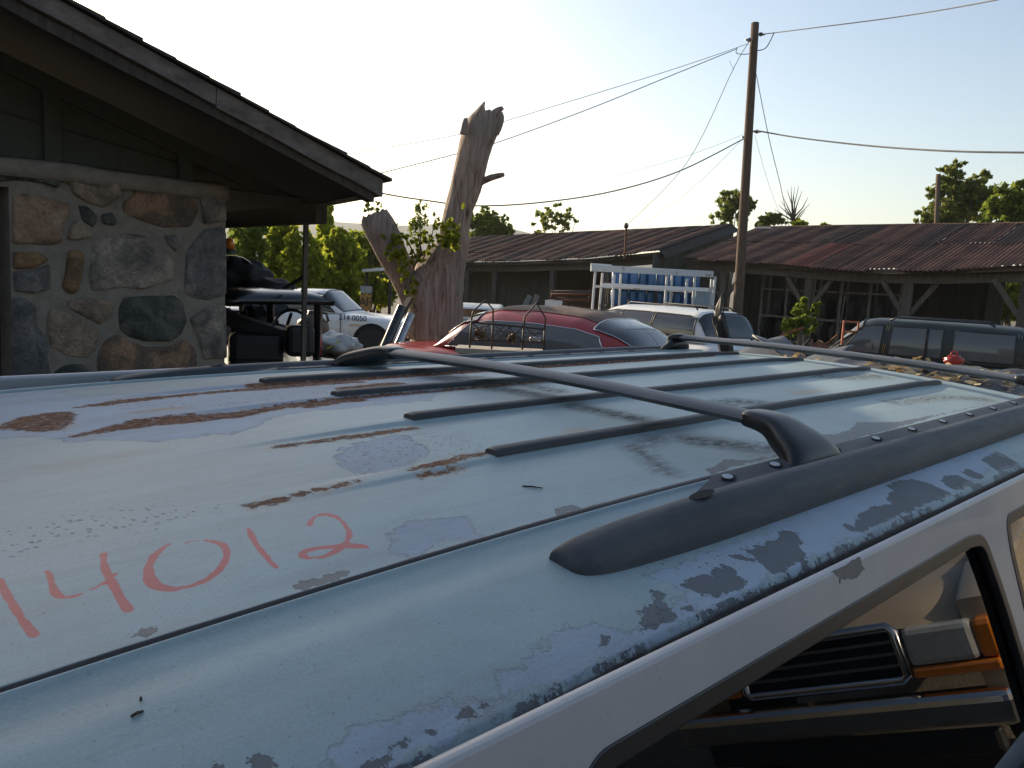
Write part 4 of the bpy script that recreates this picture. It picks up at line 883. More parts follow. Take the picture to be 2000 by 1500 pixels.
def limb(name, cps, parent, m, flute=.08, n=30, steps=44, ragged=0., seed=0.):   # cps: (x, y, half width in px, depth offset)
    P = [at(x, y, SD+d) for x, y, w_, d in cps]; Wd = [w_*SD/F for _, _, w_, _ in cps]; mb = MB(); T = np.linspace(0, len(P)-1, steps)
    rag = [ragged*mnoise.noise(Vector((math.cos(a)*1.7+seed, math.sin(a)*1.7, seed)))+ragged*.6*mnoise.noise(Vector((math.cos(a)*6+seed, math.sin(a)*6, 3))) for a in np.linspace(0, 2*math.pi, n, False)]
    up_ = nrm(P[-1]-P[-2])
    for i, tt in enumerate(T):
        k = min(int(tt), len(P)-2); s = tt-k; a, b_, c, d = P[max(k-1, 0)], P[k], P[k+1], P[min(k+2, len(P)-1)]
        q = .5*((2*b_)+(c-a)*s+(2*a-5*b_+4*c-d)*s*s+(3*b_-a-3*c+d)*s**3); tn = nrm(.5*((c-a)+2*(2*a-5*b_+4*c-d)*s+3*(3*b_-a-3*c+d)*s*s)); w_ = Wd[k]*(1-s)+Wd[k+1]*s
        x_ = nrm(np.cross(tn, np.array([0, 1, 0]))); y_ = np.cross(x_, tn)
        for j in range(n):
            an = 2*math.pi*j/n; ca, sa_ = math.cos(an), math.sin(an)
            rr = w_*(1+flute*mnoise.noise(Vector((ca*2.3+seed, sa_*2.3, tt*.5)))*1.6+flute*.7*mnoise.noise(Vector((ca*6, sa_*6+seed, tt*.8)))+.03*mnoise.noise(Vector((ca*8, sa_*8, tt*5+seed))))
            pp = q+x_*ca*rr+y_*sa_*rr*.95
            if i > steps-5: pp = pp+up_*rag[j]*((i-(steps-5))/4)
            mb.v.append(tuple(pp))
    for i in range(steps-1):
        for j in range(n): mb.f.append((i*n+j, i*n+(j+1) % n, (i+1)*n+(j+1) % n, (i+1)*n+j))
    cb = len(mb.v); mb.v.append(tuple(P[-1]-up_*Wd[-1]*1.2))
    for j in range(n): mb.f.append(((steps-1)*n+j, (steps-1)*n+(j+1) % n, cb))
    o = loc(mb, snag, name, m, smooth=True); o.parent = parent; return o
trunk = limb('trunk', [(852, 800, 62, 0), (852, 690, 53, 0), (853, 620, 51, 0), (856, 560, 51, 0), (864, 522, 45, 0), (884, 482, 30, 0), (889, 450, 27, 0), (897, 405, 28, .0), (911, 360, 30, 0), (925, 300, 31, 0), (936, 262, 33, 0), (947, 240, 30, 0), (955, 226, 24, 0)], snag, m_snag, ragged=.26, steps=60, seed=1.3)
limb('cut_limb', [(818, 640, 20, -.1), (806, 585, 24, -.12), (788, 540, 25, -.15), (760, 483, 30, -.2), (742, 447, 31, -.22), (728, 422, 27, -.22)], snag, m_snag, flute=.05, ragged=.1, seed=4.1)
limb('broken_spire', [(826, 660, 30, -.25), (826, 600, 28, -.3), (824, 555, 22, -.3), (826, 530, 12, -.28), (829, 518, 4, -.28)], snag, m_snag, flute=.12, ragged=.1, seed=7.7, n=18, steps=26)
limb('broken_stub', [(930, 362, 7, .1), (945, 353, 6.5, 0), (962, 346, 6, -.1), (984, 341, 4, -.2)], snag, m_snag, flute=.1, ragged=.03, seed=2.2, n=12, steps=14)
limb('splinter', [(905, 262, 8, -.3), (908, 242, 6, -.3), (910, 230, 3, -.3)], snag, m_snag, flute=.1, ragged=.05, seed=5.5, n=10, steps=10)
limb('splinter', [(956, 240, 10, -.1), (966, 222, 8, -.1), (976, 214, 6, -.1), (982, 211, 3, -.1)], snag, m_snag, flute=.15, ragged=.04, seed=8.5, n=10, steps=12)
limb('splinter', [(968, 262, 6, -.1), (976, 245, 6, -.1), (978, 228, 6, -.1), (972, 219, 4, -.1)], snag, m_snag, flute=.15, ragged=.02, seed=9.5, n=10, steps=12)

# foliage
def leafmesh(name, blobs, n, size, m, parent, root, seed=1, elong=1.6, gap=.35):
    rg = np.random.default_rng(seed); n = int(n*2.4); size = size*.62; wts = np.array([b[3]*b[4]*b[5] if len(b) > 4 else b[3]**3 for b in blobs], float)**.75; wts /= wts.sum(); cnt = rg.multinomial(n, wts); A_ = []
    for b_, k in zip(blobs, cnt):
        c = np.array(b_[:3]); s = np.array(b_[3:6] if len(b_) > 4 else [b_[3]]*3); nc = max(6, k//22); d = rg.normal(size=(nc, 3)); d /= np.linalg.norm(d, axis=1)[:, None]; r = rg.random(nc)**(.5)*1.12; cl_ = c+d*s*r[:, None]; p_ = cl_[rg.integers(0, nc, k)]+rg.normal(size=(k, 3))*s*(.05+.09*rg.random((k, 1)))
        keep = np.array([mnoise.noise(Vector((q[0]*1.7/max(s[0], .3), q[1]*1.7/max(s[0], .3), q[2]*1.7/max(s[0], .3)+seed))) > -gap*.5+rg.random()*.25-.3 for q in p_]) if k else np.zeros(0, bool); A_.append(p_[keep])
    P = np.concatenate(A_); k = len(P); a = rg.normal(size=(k, 3)); a /= np.linalg.norm(a, axis=1)[:, None]; b2 = np.cross(a, rg.normal(size=(k, 3))); b2 /= np.linalg.norm(b2, axis=1)[:, None]
    sz = size*(.55+.9*rg.random(k))[:, None]; Vv = np.stack([P-a*sz*elong*.5, P+b2*sz*.5, P+a*sz*elong*.5, P-b2*sz*.5], 1).reshape(-1, 3)-np.array(root.location)
    me = bpy.data.meshes.new(name); me.vertices.add(4*k); me.vertices.foreach_set('co', Vv.ravel()); me.loops.add(4*k); me.loops.foreach_set('vertex_index', np.arange(4*k)); me.polygons.add(k); me.polygons.foreach_set('loop_start', np.arange(0, 4*k, 4)); me.polygons.foreach_set('loop_total', np.full(k, 4)); me.update(); me.validate()
    return link(name, me, m, parent)
def branches(root, base, tips, r0, name='trunk', wob=.15):
    mb = MB()
    for tip in tips:
        b_, e = np.array(base, float), np.array(tip, float); ps = []
        for k in range(6):
            s = k/5; ps.append(b_+(e-b_)*np.array([s**1.5, s**1.5, s])+np.array([R.uniform(-1, 1), R.uniform(-1, 1), 0])*wob*s*(1-s)*2)
        mb.tube(ps, [r0*(1-.85*k/5) for k in range(6)], 6)
    return loc(mb, root, name, m_branch, smooth=True)
def bush(name, lab, cat, D, blobs_px, n, size, m, grp=None, seed=1, trunk_r=.07, base=None, dd=0.6, tipsn=7):
    blobs = []
    for (x, y, rx, ry) in blobs_px:
        c = at(x, y, D+R.uniform(-dd, dd)); blobs.append((*c, rx*D/F, max(rx, ry)*D/F*.8, ry*D/F))
    b0_ = base if base is not None else np.array([np.mean([b[0] for b in blobs]), D, 0]); b0_ = np.array([b0_[0], b0_[1], 0.])
    root = thing(name, lab, cat, b0_, 0, grp); tips = [np.array(b[:3])+np.array([0, 0, b[5]*.5]) for b in blobs][:tipsn]
    branches(root, b0_-np.array([0, 0, .1]), tips, trunk_r); leafmesh('crown', blobs, n, size, m, root, root, seed); return root
vine = [at(x, y, SD+d) for x, y, d in ((770, 462, -.5), (800, 470, -.6), (835, 465, -.5), (860, 470, -.6), (880, 480, -.6), (815, 500, -.6), (790, 520, -.6), (800, 545, -.6), (765, 490, -.6), (870, 450, -.6), (885, 462, -.6), (830, 490, -.5))]
vb = [(*c, .16, .15, .13) for c in vine]; leafmesh('vine_leaves', vb, 1150, .07, m_leafY, snag, snag, 3, 1.2); leafmesh('vine_leaves', [(*at(820, 440, SD), .2, .2, .36), (*at(815, 420, SD), .12, .12, .25), (*at(850, 440, SD-.2), .12, .12, .2), (*at(775, 445, SD-.2), .16, .12, .16)], 520, .05, m_leafG, snag, snag, 5)
leafmesh('vine_leaves', [(*at(805, 560, SD-.5), .1, .1, .2), (*at(810, 585, SD-.5), .05, .06, .14), (*at(885, 455, SD-.6), .12, .1, .28), (*at(905, 402, SD-.5), .02, .05, .05), (*at(783, 500, SD-.6), .22, .1, .12)], 260, .08, m_leafY, snag, snag, 6)
mb = MB()
for (x0, y0, x1, y1) in ((806, 590, 826, 640), (800, 545, 815, 600), (880, 500, 905, 420), (820, 510, 815, 405), (825, 510, 850, 430), (815, 505, 770, 440), (826, 500, 800, 425)): mb.tube([at(x0, y0, SD-.55), at((x0+x1)/2+4, (y0+y1)/2, SD-.5), at(x1, y1, SD-.45)], [.014, .01, .004], 5)
loc(mb, snag, 'vine_stem', m_branch, smooth=True)
# leaning pipes and plank at its foot
for (x0, y0, x1, y1, r, D, m, nm, lab, cat) in ((802, 582, 715, 730, 0, 12.9, m_dkwood, 'leaning_plank', 'dark narrow plank leaning against the dead tree', 'plank'), (785, 600, 728, 735, .075, 12.6, m_blackgloss, 'leaning_pipe', 'shiny black pipe leaning beside the plank at the dead tree', 'pipe'), (803, 615, 752, 735, .07, 12.7, m_steel, 'leaning_pipe', 'dull grey pipe leaning against the base of the dead tree', 'pipe')):
    a, b_ = at(x0, y0, D+.3), at(x1, y1, D-.3); a2 = b_+(b_-a)*((b_[2])/(a[2]-b_[2]))
    o = (MB().tube([a, a+(a2-a)*.5, a2], r, 14) if r else MB().bar(a, a2, .12, .05)).build(nm, m, None, bool(r)); autosmooth(o, 50) if r else None; tag(o, lab, cat)
# ------------------------------------------------------------------ shrubs, trees, hills
G = 'shrubs behind the house'
for i, (D, bl, n, lab) in enumerate((
    (24, [(485, 470, 35, 40), (475, 520, 35, 50), (500, 560, 40, 40), (480, 610, 45, 40)], 5200, 'dark green shrub under the house eave behind the black wreck'),
    (26, [(545, 460, 30, 35), (555, 510, 42, 45), (540, 560, 45, 40), (545, 610, 45, 35)], 5200, 'leafy shrub between the house and the porch post'),
    (25, [(590, 500, 35, 40), (600, 545, 45, 45), (575, 590, 40, 30), (600, 620, 45, 30)], 5200, 'bright yellow-green shrub directly behind the porch post'),
    (27, [(636, 440, 13, 45), (638, 475, 18, 35), (634, 520, 30, 40), (640, 580, 35, 40)], 3600, 'tall narrow vine-covered stem rising out of the shrubs'),
    (26, [(660, 480, 28, 26), (668, 500, 38, 34), (655, 545, 40, 30), (675, 590, 40, 30)], 4800, 'sunlit spreading shrub right of the vine-covered stem'),
    (30, [(705, 480, 34, 26), (715, 500, 35, 25), (730, 490, 30, 25), (700, 540, 40, 30), (735, 575, 36, 26)], 4200, 'green shrub beside the cut limb of the dead tree'),
    (38, [(740, 560, 40, 26), (765, 548, 35, 26), (690, 560, 40, 20)], 3600, 'low shaded shrub beneath the white awning'))):
    bush('shrub', lab, 'shrub', D, bl, n, .17, m_leafY if i not in (0, 6) else m_leafG, G, 11+i, .05)
T = 'trees behind the shed'
bush('tree', 'bushy green tree left of the shed ridge beside the dead trunk', 'tree', 48, [(955, 440, 30, 18), (940, 450, 28, 22), (975, 452, 26, 18), (950, 420, 22, 12), (985, 425, 8, 8), (930, 430, 16, 14)], 3000, .20, m_leafG, T, 31)
bush('tree', 'thin airy tree with sparse leaves behind the left roof ridge', 'tree', 46, [(1075, 425, 28, 18), (1060, 440, 24, 18), (1100, 435, 20, 20), (1085, 410, 16, 10), (1108, 420, 8, 14), (1125, 430, 8, 8)], 620, .2, m_leafP, T, 32, tipsn=9)
bush('tree', 'dark rounded tree directly behind the utility pole', 'tree', 42, [(1425, 395, 24, 20), (1440, 385, 18, 14), (1415, 420, 22, 22), (1450, 410, 22, 24), (1462, 395, 14, 12)], 1500, .20, m_leafP, T, 33)
bush('tree', 'small dark clumpy tree right of the pole behind the ridge', 'tree', 40, [(1500, 430, 20, 14), (1515, 425, 12, 9), (1488, 435, 12, 10), (1528, 434, 8, 7)], 700, .2, m_leafP, T, 34)
bush('tree', 'large spreading evergreen behind the red tin roof end', 'tree', 38, [(1860, 345, 24, 22), (1880, 380, 40, 24), (1850, 420, 38, 26), (1835, 380, 20, 18), (1905, 365, 22, 16), (1900, 410, 34, 26), (1822, 395, 14, 10), (1812, 425, 24, 14), (1870, 325, 14, 12), (1925, 345, 16, 14), (1935, 385, 22, 18)], 3200, .24, m_leafP, T, 35, .16, tipsn=9)
bush('tree', 'yellowish evergreen beside the large one at the roof end', 'tree', 34, [(1960, 395, 30, 26), (1985, 380, 28, 22), (1945, 420, 30, 22), (1995, 420, 40, 24), (2040, 400, 40, 30)], 2600, .24, m_leafG, T, 36, .14)
bush('tree', 'green tree seen through the open end bay of the shed', 'tree', 30, [(1930, 570, 50, 28), (1980, 565, 50, 32), (1960, 600, 60, 24), (2040, 570, 50, 36)], 4200, .22, m_leafG, T, 37, .12)
bush('tree', 'low pale green bush showing over the ridge below the bare tree', 'tree', 40, [(1560, 437, 16, 8), (1610, 441, 12, 4)], 500, .16, m_leafY, T, 38)
bush('tree', 'spindly treetop rising above the cut limb of the dead tree', 'tree', 30, [(735, 410, 16, 14), (720, 405, 10, 12)], 130, .12, m_leafP, T, 39, .04)
bush('weed_clump', 'tall leafy weed growing in front of the storage shelves', 'weed', 19, [(1570, 590, 12, 12), (1560, 608, 20, 16), (1590, 600, 14, 14), (1565, 632, 28, 20), (1540, 640, 16, 16)], 900, .11, m_leafG, None, 40, .02)
# bare tree
b0_ = at(1540, 440, 44)*np.array([1, 1, 0]); bt = thing('bare_tree', 'leafless thin-branched tree behind the shed right of the pole', 'tree', b0_); mb = MB()
for x, y in ((1545, 362), (1560, 362), (1578, 385), (1582, 398), (1530, 385), (1520, 400), (1567, 372), (1537, 370), (1512, 408), (1550, 380), (1573, 410), (1552, 366), (1526, 392)):
    s = R.uniform(425, 438); mb.tube([at(1550+R.uniform(-2, 2), s, 44), at((1550+x)/2+R.uniform(-4, 4), (s+y)/2, 44+R.uniform(-.5, .5)), at(x, y, 44)], [.05, .03, .008], 5)
mb.tube([b0_, at(1549, 437, 44)], [.13, .07], 7); loc(mb, bt, 'trunk', m_branch, smooth=True)
q = at(1833, 340, 33); q2 = at(1829, 440, 33); b0_ = q2+(q2-q)*(q2[2]/(q[2]-q2[2])); p2 = thing('far_pole', 'bare wooden pole stub standing behind the tin roof by the evergreen', 'pole', b0_); loc(MB().tube([b0_, q], [.11, .09], 8), p2, 'pole_shaft', m_pole, smooth=True)
# hills
m_hill = mat('wooded_hill', (.05, .062, .03), .95, var=.5, scale=.02, bump=3, bscale=.05)
def hill(name, prof, D, depth, seed):
    xs = np.linspace(prof[0][0], prof[-1][0], 120); mb = MB(); nrow = 7
    for x in xs:
        y = np.interp(x, [p_[0] for p_ in prof], [p_[1] for p_ in prof])+1.2*mnoise.noise(Vector((x*.05, seed, 0)))+.8*mnoise.noise(Vector((x*.25, seed, 0)))
        top = at(x, y, D)
        for k in range(nrow):
            s = k/(nrow-1)*2-1; z = max(top[2]*(1-s*s)-1*(abs(s) == 1), -2); mb.v.append((top[0]*(1+s*depth/D), D+s*depth, z))
    for i in range(119):
        for k in range(nrow-1): mb.f.append((i*nrow+k, (i+1)*nrow+k, (i+1)*nrow+k+1, i*nrow+k+1))
    o = mb.build(name, m_hill, None, True); o['kind'] = 'structure'
hill('hills', [(-900, 470), (-200, 440), (300, 425), (500, 430), (620, 431), (700, 436), (790, 441), (860, 436), (930, 436), (990, 444), (1060, 462), (1200, 500), (1500, 540), (2000, 560), (2800, 600)], 1500, 500, 2.)
# ------------------------------------------------------------------ vehicles
def car(name, lab, loc_, yaw, S, paint, roofm=None, glass=None):
    """x forward, y left, z up. S: belt, gx/gh/gw greenhouse stations, n, tum, bx/bt/bw body stations, zb, wheels, wr, wins"""
    root = thing(name, lab, S.get('cat', 'car'), loc_, yaw); gx, gh, gw, n, tum, belt = S['gx'], S['gh'], S['gw'], S['n'], S['tum'], S['belt']
    def gp(x, th, off=0):
        H, Wd = np.interp(x, gx, gh)+off, np.interp(x, gx, gw)+off; c, s = math.cos(th), math.sin(th)
        return np.array([x, Wd*math.copysign(abs(c)**(2/n), c)*(1-tum*abs(s)**1.2), belt+max(H, 0)*max(s, 0)**(2/n)])
    def fth(f): return math.asin(min(1, f**(n/2)))
    xs = np.unique(np.concatenate([np.linspace(gx[0], gx[-1], 40), gx])); ths = np.concatenate([[fth(f) for f in (0, .1, .25, .45, .65, .8)], np.linspace(fth(.86), math.pi-fth(.86), 15), [math.pi-fth(f) for f in (.8, .65, .45, .25, .1, 0)]])
    # shell split: roof panel and pillars band are separate parts
    def patch(nm, x0, x1, tlist, off, m, parent, xt0=None, xt1=None, nx=14, smooth=True, close=False):
        mb = MB(); X0b, X1b, X0t, X1t = x0, x1, xt0 if xt0 is not None else x0, xt1 if xt1 is not None else x1; K = len(tlist)
        for i in range(nx+1):
            for j, th in enumerate(tlist):
                fz = max(math.sin(th), 0)**(2/n); a = X0b+(X0t-X0b)*fz; b_ = X1b+(X1t-X1b)*fz; mb.v.append(tuple(gp(a+(b_-a)*i/nx, th, off)))
        for i in range(nx):
            for j in range(K-1): mb.f.append((i*K+j, i*K+j+1, (i+1)*K+j+1, (i+1)*K+j))
        return mb.build(nm, m, parent, smooth)
    gs = S.get('solid', True)
    sh_ = patch('cabin_shell', gx[0], gx[-1], list(ths), 0, paint, root, nx=48)
    if roofm: patch('roof', S['rx'][0], S['rx'][1], list(np.linspace(fth(.90), math.pi-fth(.90), 16)), .006, roofm, root, nx=24)
    gl = glass or m_glassd
    for (nm, side, x0, x1, xt0, xt1, f0, f1) in S['wins']:
        tl = [fth(f) for f in np.linspace(f0, f1, 7)]; tl = tl if side > 0 else [math.pi-q for q in tl]
        w_ = patch(nm, x0, x1, tl, .010, gl, root, xt0, xt1, 10)
        edge = [0, 1]; ring = []
        def sp(u_, f):
            th = fth(f) if side > 0 else math.pi-fth(f); fz = f; a = x0+(xt0-x0)*fz; b_ = x1+(xt1-x1)*fz; return gp(a+(b_-a)*u_, th, .011)
        ring = [sp(u_, f0) for u_ in np.linspace(0, 1, 7)]+[sp(1, f) for f in np.linspace(f0, f1, 7)][1:]+[sp(u_, f1) for u_ in np.linspace(1, 0, 7)][1:]+[sp(0, f) for f in np.linspace(f1, f0, 7)][1:]
        MB().tube(ring+[ring[1]], S.get('trim', .012), 6, False).build('window_trim', S.get('trimm', m_black), w_, True)
    for (nm, x0, x1, t0, t1) in S['ends']:
        tl = list(np.linspace(math.radians(t0), math.radians(t1), 12)); w_ = patch(nm, x0, x1, tl, .010, gl, root, nx=12)
        ring = [gp(x0, th, .012) for th in tl]+[gp(q, tl[-1], .012) for q in np.linspace(x0, x1, 8)][1:]+[gp(x1, th, .012) for th in tl[::-1]][1:]+[gp(q, tl[0], .012) for q in np.linspace(x1, x0, 8)][1:]
        MB().tube(ring+[ring[1]], S.get('trim', .012), 6, False).build('window_trim', S.get('trimm', m_black), w_, True)
    bx, bt, bw, zb = S['bx'], S['bt'], S['bw'], S['zb']; mb = MB(); K = 24
    X = np.unique(np.concatenate([np.linspace(bx[0], bx[-1], 36), bx]))
    for x in X:
        tz, Wd = np.interp(x, bx, bt), np.interp(x, bx, bw); zc, hz = (tz+zb)/2, (tz-zb)/2
        for a in np.linspace(0, 2*math.pi, K, False):
            c, s = math.cos(a), math.sin(a); e = .38; mb.v.append((x, Wd*math.copysign(abs(c)**e, c), zc+hz*math.copysign(abs(s)**e, s)))
    for i in range(len(X)-1):
        for j in range(K): mb.f.append((i*K+j, (i+1)*K+j, (i+1)*K+(j+1) % K, i*K+(j+1) % K))
    mb.f.append(tuple(range(K))); mb.f.append(tuple(range((len(X)-1)*K, len(X)*K))[::-1]); autosmooth(mb.build('body', paint, root), 40)
    r = S['wr']; hw = max(bw)
    for x in S['wheels']:
        for s in (-1, 1):
            m = Matrix.Rotation(math.pi/2, 3, 'X'); MB().lathe([(.02, -.01), (r*1.22, -.01), (r*1.22, .012), (.02, .012)], (x, s*(hw-.004), r*1.04), 28, m).build('wheel_arch', m_hole, root)
            wheel(root, (x, s*(hw-.085), r), r, .2)
    for s in (-1, 1):
        MB().box((bx[0]-.01, s*hw*.78, S['lz']), (.05, .2, .16)).build('tail_light', m_taill, root, bevel=.015); MB().box((bx[-1]+.005, s*hw*.74, S['lz']), (.05, .26, .15)).build('headlight', m_headl, root, bevel=.015)
    MB().box((bx[0]-.05, 0, zb+.2), (.12, hw*1.96, .14)).build('bumper', S.get('bump', m_black), root, bevel=.03); MB().box((bx[-1]+.05, 0, zb+.2), (.12, hw*1.96, .14)).build('bumper', S.get('bump', m_black), root, bevel=.03)
    root['gp'] = 0; del root['gp']
    return root, gp, fth, patch
m_taill = mat('tail_lens', (.35, .02, .015), .15, var=.3, scale=20, coat=.5); m_headl = mat('head_lens', (.55, .55, .52), .12, var=.2, scale=20, coat=.6); m_amber = mat('amber_lens', (.75, .22, .02), .15, var=.2, scale=20, coat=.6)
m_red = mat('faded_red_paint', (.36, .035, .035), .28, var=.3, scale=3, coat=.35); m_vinyl = mat('brown_roof', (.16, .095, .065), .7, var=.45, scale=4, bump=.002, bscale=60)
m_green = mat('dark_green_paint', (.018, .026, .023), .45, var=.3, scale=3, coat=.1); m_tan = mat('tan_paint', (.42, .35, .26), .25, var=.12, scale=2, coat=.5)
m_gold = mat('gold_trim', (.55, .40, .14), .35, metal=.8)
def yawto(px_dir): return math.atan2(px_dir[1], px_dir[0])
def place(x, y, D, zroof): # ground point under a roof point seen at a pixel
    q = at(x, y, D); return q
# red coupe, rear towards the right
D = 10.2; rc, *_ = car('red_coupe', 'old red coupe with brown roof parked beside the dead tree', at(1092, HZ(1092), D)*np.array([1, 1, 0])+np.array([.10, .75, 0]), math.radians(147),
    dict(cat='car', belt=.98, gx=[-1.55, -1.35, -1.0, -.55, 0, .5, .9, 1.15, 1.3], gh=[0, .14, .40, .56, .60, .58, .46, .22, 0], gw=[.66, .70, .74, .77, .78, .77, .75, .72, .70], n=3.4, tum=.10,
         bx=[-2.35, -2.1, -1.35, 0, 1.2, 2.0, 2.3], bt=[.8, .92, .99, 1.0, 1.0, .95, .8], bw=[.72, .82, .88, .9, .9, .86, .76], zb=.28, wheels=(-1.35, 1.35), wr=.34, lz=.7, rx=(-.80, .80), trimm=m_chrome, trim=.006,
         wins=[('side_window', s, -1.05, 1.12, -.72, .60, .08, .66) for s in (1, -1)], ends=[('rear_window', -1.42, -.74, 40, 140), ('windscreen', .72, 1.12, 35, 145)], bump=m_chrome), m_red, m_vinyl, m_glassd)
rc.scale = (1.16, 1.16, 1.03)
for o in C.objects:
    if o.parent == rc and o.name.startswith('side_window'): o.data.materials[0] = m_glass_dust_sky
# white wagon behind it
ww, *_ = car('white_wagon', 'white station wagon with roof rails parked behind the red coupe', at(1310, HZ(1310), 16.2)*np.array([1, 1, 0])+np.array([-.1, .6, 0]), math.radians(127),
    dict(cat='car', belt=.98, gx=[-1.9, -1.82, -1.72, -1.55, -.5, .5, .8, 1.1, 1.45], gh=[0, .28, .50, .575, .60, .59, .53, .3, 0], gw=[.74, .77, .78, .79, .8, .79, .78, .75, .72], n=4.6, tum=.12,
         bx=[-2.25, -2.1, -1.9, 0, 1.4, 2.2, 2.4], bt=[.9, .98, 1.0, 1.0, .99, .85, .7], bw=[.8, .86, .88, .9, .9, .86, .78], zb=.26, wheels=(-1.35, 1.4), wr=.33, lz=.72, rx=(0, 0),
         wins=[('rear_side_window', s, -1.66, -.62, -1.60, -.62, .1, .80) for s in (1, -1)]+[('door_window', s, -.58, .28, -.58, .28, .1, .80) for s in (1, -1)]+[('front_door_window', s, .32, 1.25, .32, .62, .1, .80) for s in (1, -1)], ends=[('rear_window', -1.875, -1.66, 28, 152), ('windscreen', .86, 1.40, 28, 152)]), m_white, None, m_glassd)
for s in (-1, 1): MB().tube([(-1.45, s*.5, 1.56), (-1.4, s*.5, 1.61), (.3, s*.5, 1.62), (.38, s*.5, 1.57)], .016, 6).build('roof_rail', m_black, ww, True)
# dark green boxy SUV at the right
gs, gp_, fth_, pt_ = car('green_suv', 'dark green boxy SUV with gold window trim beside the shed', at(1856, HZ(1856), 12.9)*np.array([1, 1, 0])+np.array([-.85, .53, 0])*.55+np.array([.3, .5, 0]), math.radians(149),
    dict(cat='suv', belt=1.04, gx=[-1.95, -1.9, -1.8, -1.65, -.3, .55, .75, 1.0, 1.3], gh=[0, .24, .54, .60, .62, .61, .56, .33, 0], gw=[.76, .77, .78, .79, .8, .8, .79, .77, .74], n=5.5, tum=.13,
         bx=[-2.05, -2.0, -1.9, 0, 1.3, 2.1, 2.2], bt=[1.0, 1.06, 1.08, 1.08, 1.07, 1.0, .9], bw=[.84, .87, .89, .9, .9, .87, .82], zb=.36, wheels=(-1.3, 1.35), wr=.36, lz=.85, rx=(0, 0), trim=.010, trimm=m_black,
         wins=[('quarter_window', s, -1.62, -.72, -1.60, -.72, .08, .80) for s in (1, -1)]+[('rear_vent_window', s, -.56, -.34, -.56, -.34, .08, .80) for s in (1, -1)]+[('rear_door_window', s, -.31, .26, -.31, .22, .08, .80) for s in (1, -1)]+[('front_door_window', s, .40, 1.15, .36, .62, .08, .80) for s in (1, -1)],
         ends=[('rear_window', -1.93, -1.78, 25, 155), ('windscreen', .72, 1.24, 25, 155)]), m_green, None, glassmat('sky_grey_glass', (.5, .52, .52), 1.6, .35, .03, (.17, .18, .18), .6))  # pale grey in the glass colour imitates sky reflected in the windows
gs.scale = (.92, .92, .985)
for s in (-1, 1):
    for x0, x1 in ((.325, .30), (.335+.02, .315+.02)):
        a, b_ = gp_(x0, fth_(.1) if s > 0 else math.pi-fth_(.1), .014), gp_(x1-.02, fth_(.8) if s > 0 else math.pi-fth_(.8), .014); MB().tube([a, (a+b_)/2+np.array([0, s*.012, 0]), b_], .007, 5).build('gold_trim', m_gold, gs, True)
    for k in range(3):
        x = -1.66-.045*k; a, b_ = gp_(x-.02, fth_(.06) if s > 0 else math.pi-fth_(.06), .012), gp_(x+.02, fth_(.82) if s > 0 else math.pi-fth_(.82), .012); MB().tube([a, (a+b_)/2+np.array([0, s*.012, 0]), b_], .009, 5).build('pillar_louvre', m_steel, gs, True)
    MB().tube([(-1.3, s*.55, 1.63), (-1.2, s*.55, 1.68), (.2, s*.55, 1.68), (.3, s*.55, 1.63)], .016, 6).build('roof_rail', m_black, gs, True)
MB().tube([(1.35, -.7, 1.05), (1.30, -.7, 2.0)], .004, 5).build('antenna', m_steel, gs)
MB().box((1.0, .93, 1.12), (.12, .16, .14)).build('door_mirror', m_black, gs, bevel=.03)
MB().box((-.4, 0, 1.02), (2.4, 1.5, .05)).build('seat_row', m_black, gs, bevel=.02)
# white pickup with phone number on its wing, front to the right
wt = at(690, HZ(690), 19.0)*np.array([1, 1, 0]); pk, *_ = car('white_pickup', 'dented white pickup with a phone number on its front wing left of the dead tree', wt+np.array([-.72, .5, 0]), math.radians(-8),
    dict(cat='pickup', belt=.98, gx=[-.85, -.8, -.7, .1, .25, .55, .75], gh=[0, .3, .50, .52, .48, .2, 0], gw=[.76, .78, .79, .79, .78, .76, .74], n=4.6, tum=.12, bx=[-2.6, -2.5, -.9, .7, 1.6, 2.05, 2.15], bt=[.95, .99, 1.0, 1.0, .95, .88, .7], bw=[.86, .88, .9, .9, .9, .85, .75], zb=.34, wheels=(-1.7, 1.42), wr=.36, lz=.76, rx=(0, 0),
         wins=[('door_window', s, -.6, .55, -.6, .16, .1, .8) for s in (1, -1)], ends=[('rear_window', -.84, -.74, 25, 155), ('windscreen', .22, .7, 25, 155)]), m_white, None, m_glass)
text('214 0050', .17, facing((.98, -.912, .905), (1, 0, 0), (0, 0, 1)), m_letter, pk, ext=.006)
MB().box((1.05, -.915, .76), (.3, .01, .035)).build('side_moulding', m_chrome, pk)
MB().tube([(.68, -.905, .98), (.70, -.915, .7), (.69, -.912, .5), (.66, -.90, .42)], .009, 5).build('door_gap', m_black, pk)
o = MB().tube([(-2.4, -.8, 1.0), (-2.4, -.8, 1.35), (-1.1, -.8, 1.38), (-1.05, -.8, 1.0)], .02, 6).build('bed_rail', m_steel, pk, True)
# tan pickup beside the photographer: its nose shows in the SUV's window
tk = thing('tan_pickup', 'tan pickup truck seen nose-on reflected in the SUV side window', 'pickup')
fr_u, fr_v = 4.3, -1.75
o3 = ORG+LU*fr_u+LV*fr_v; o3[2] = 0; fwd = -LU*np.array([1, 1, 0]); tk.location = V(o3); tk.rotation_euler = (0, 0, math.atan2(fwd[1], fwd[0])+math.radians(-6))
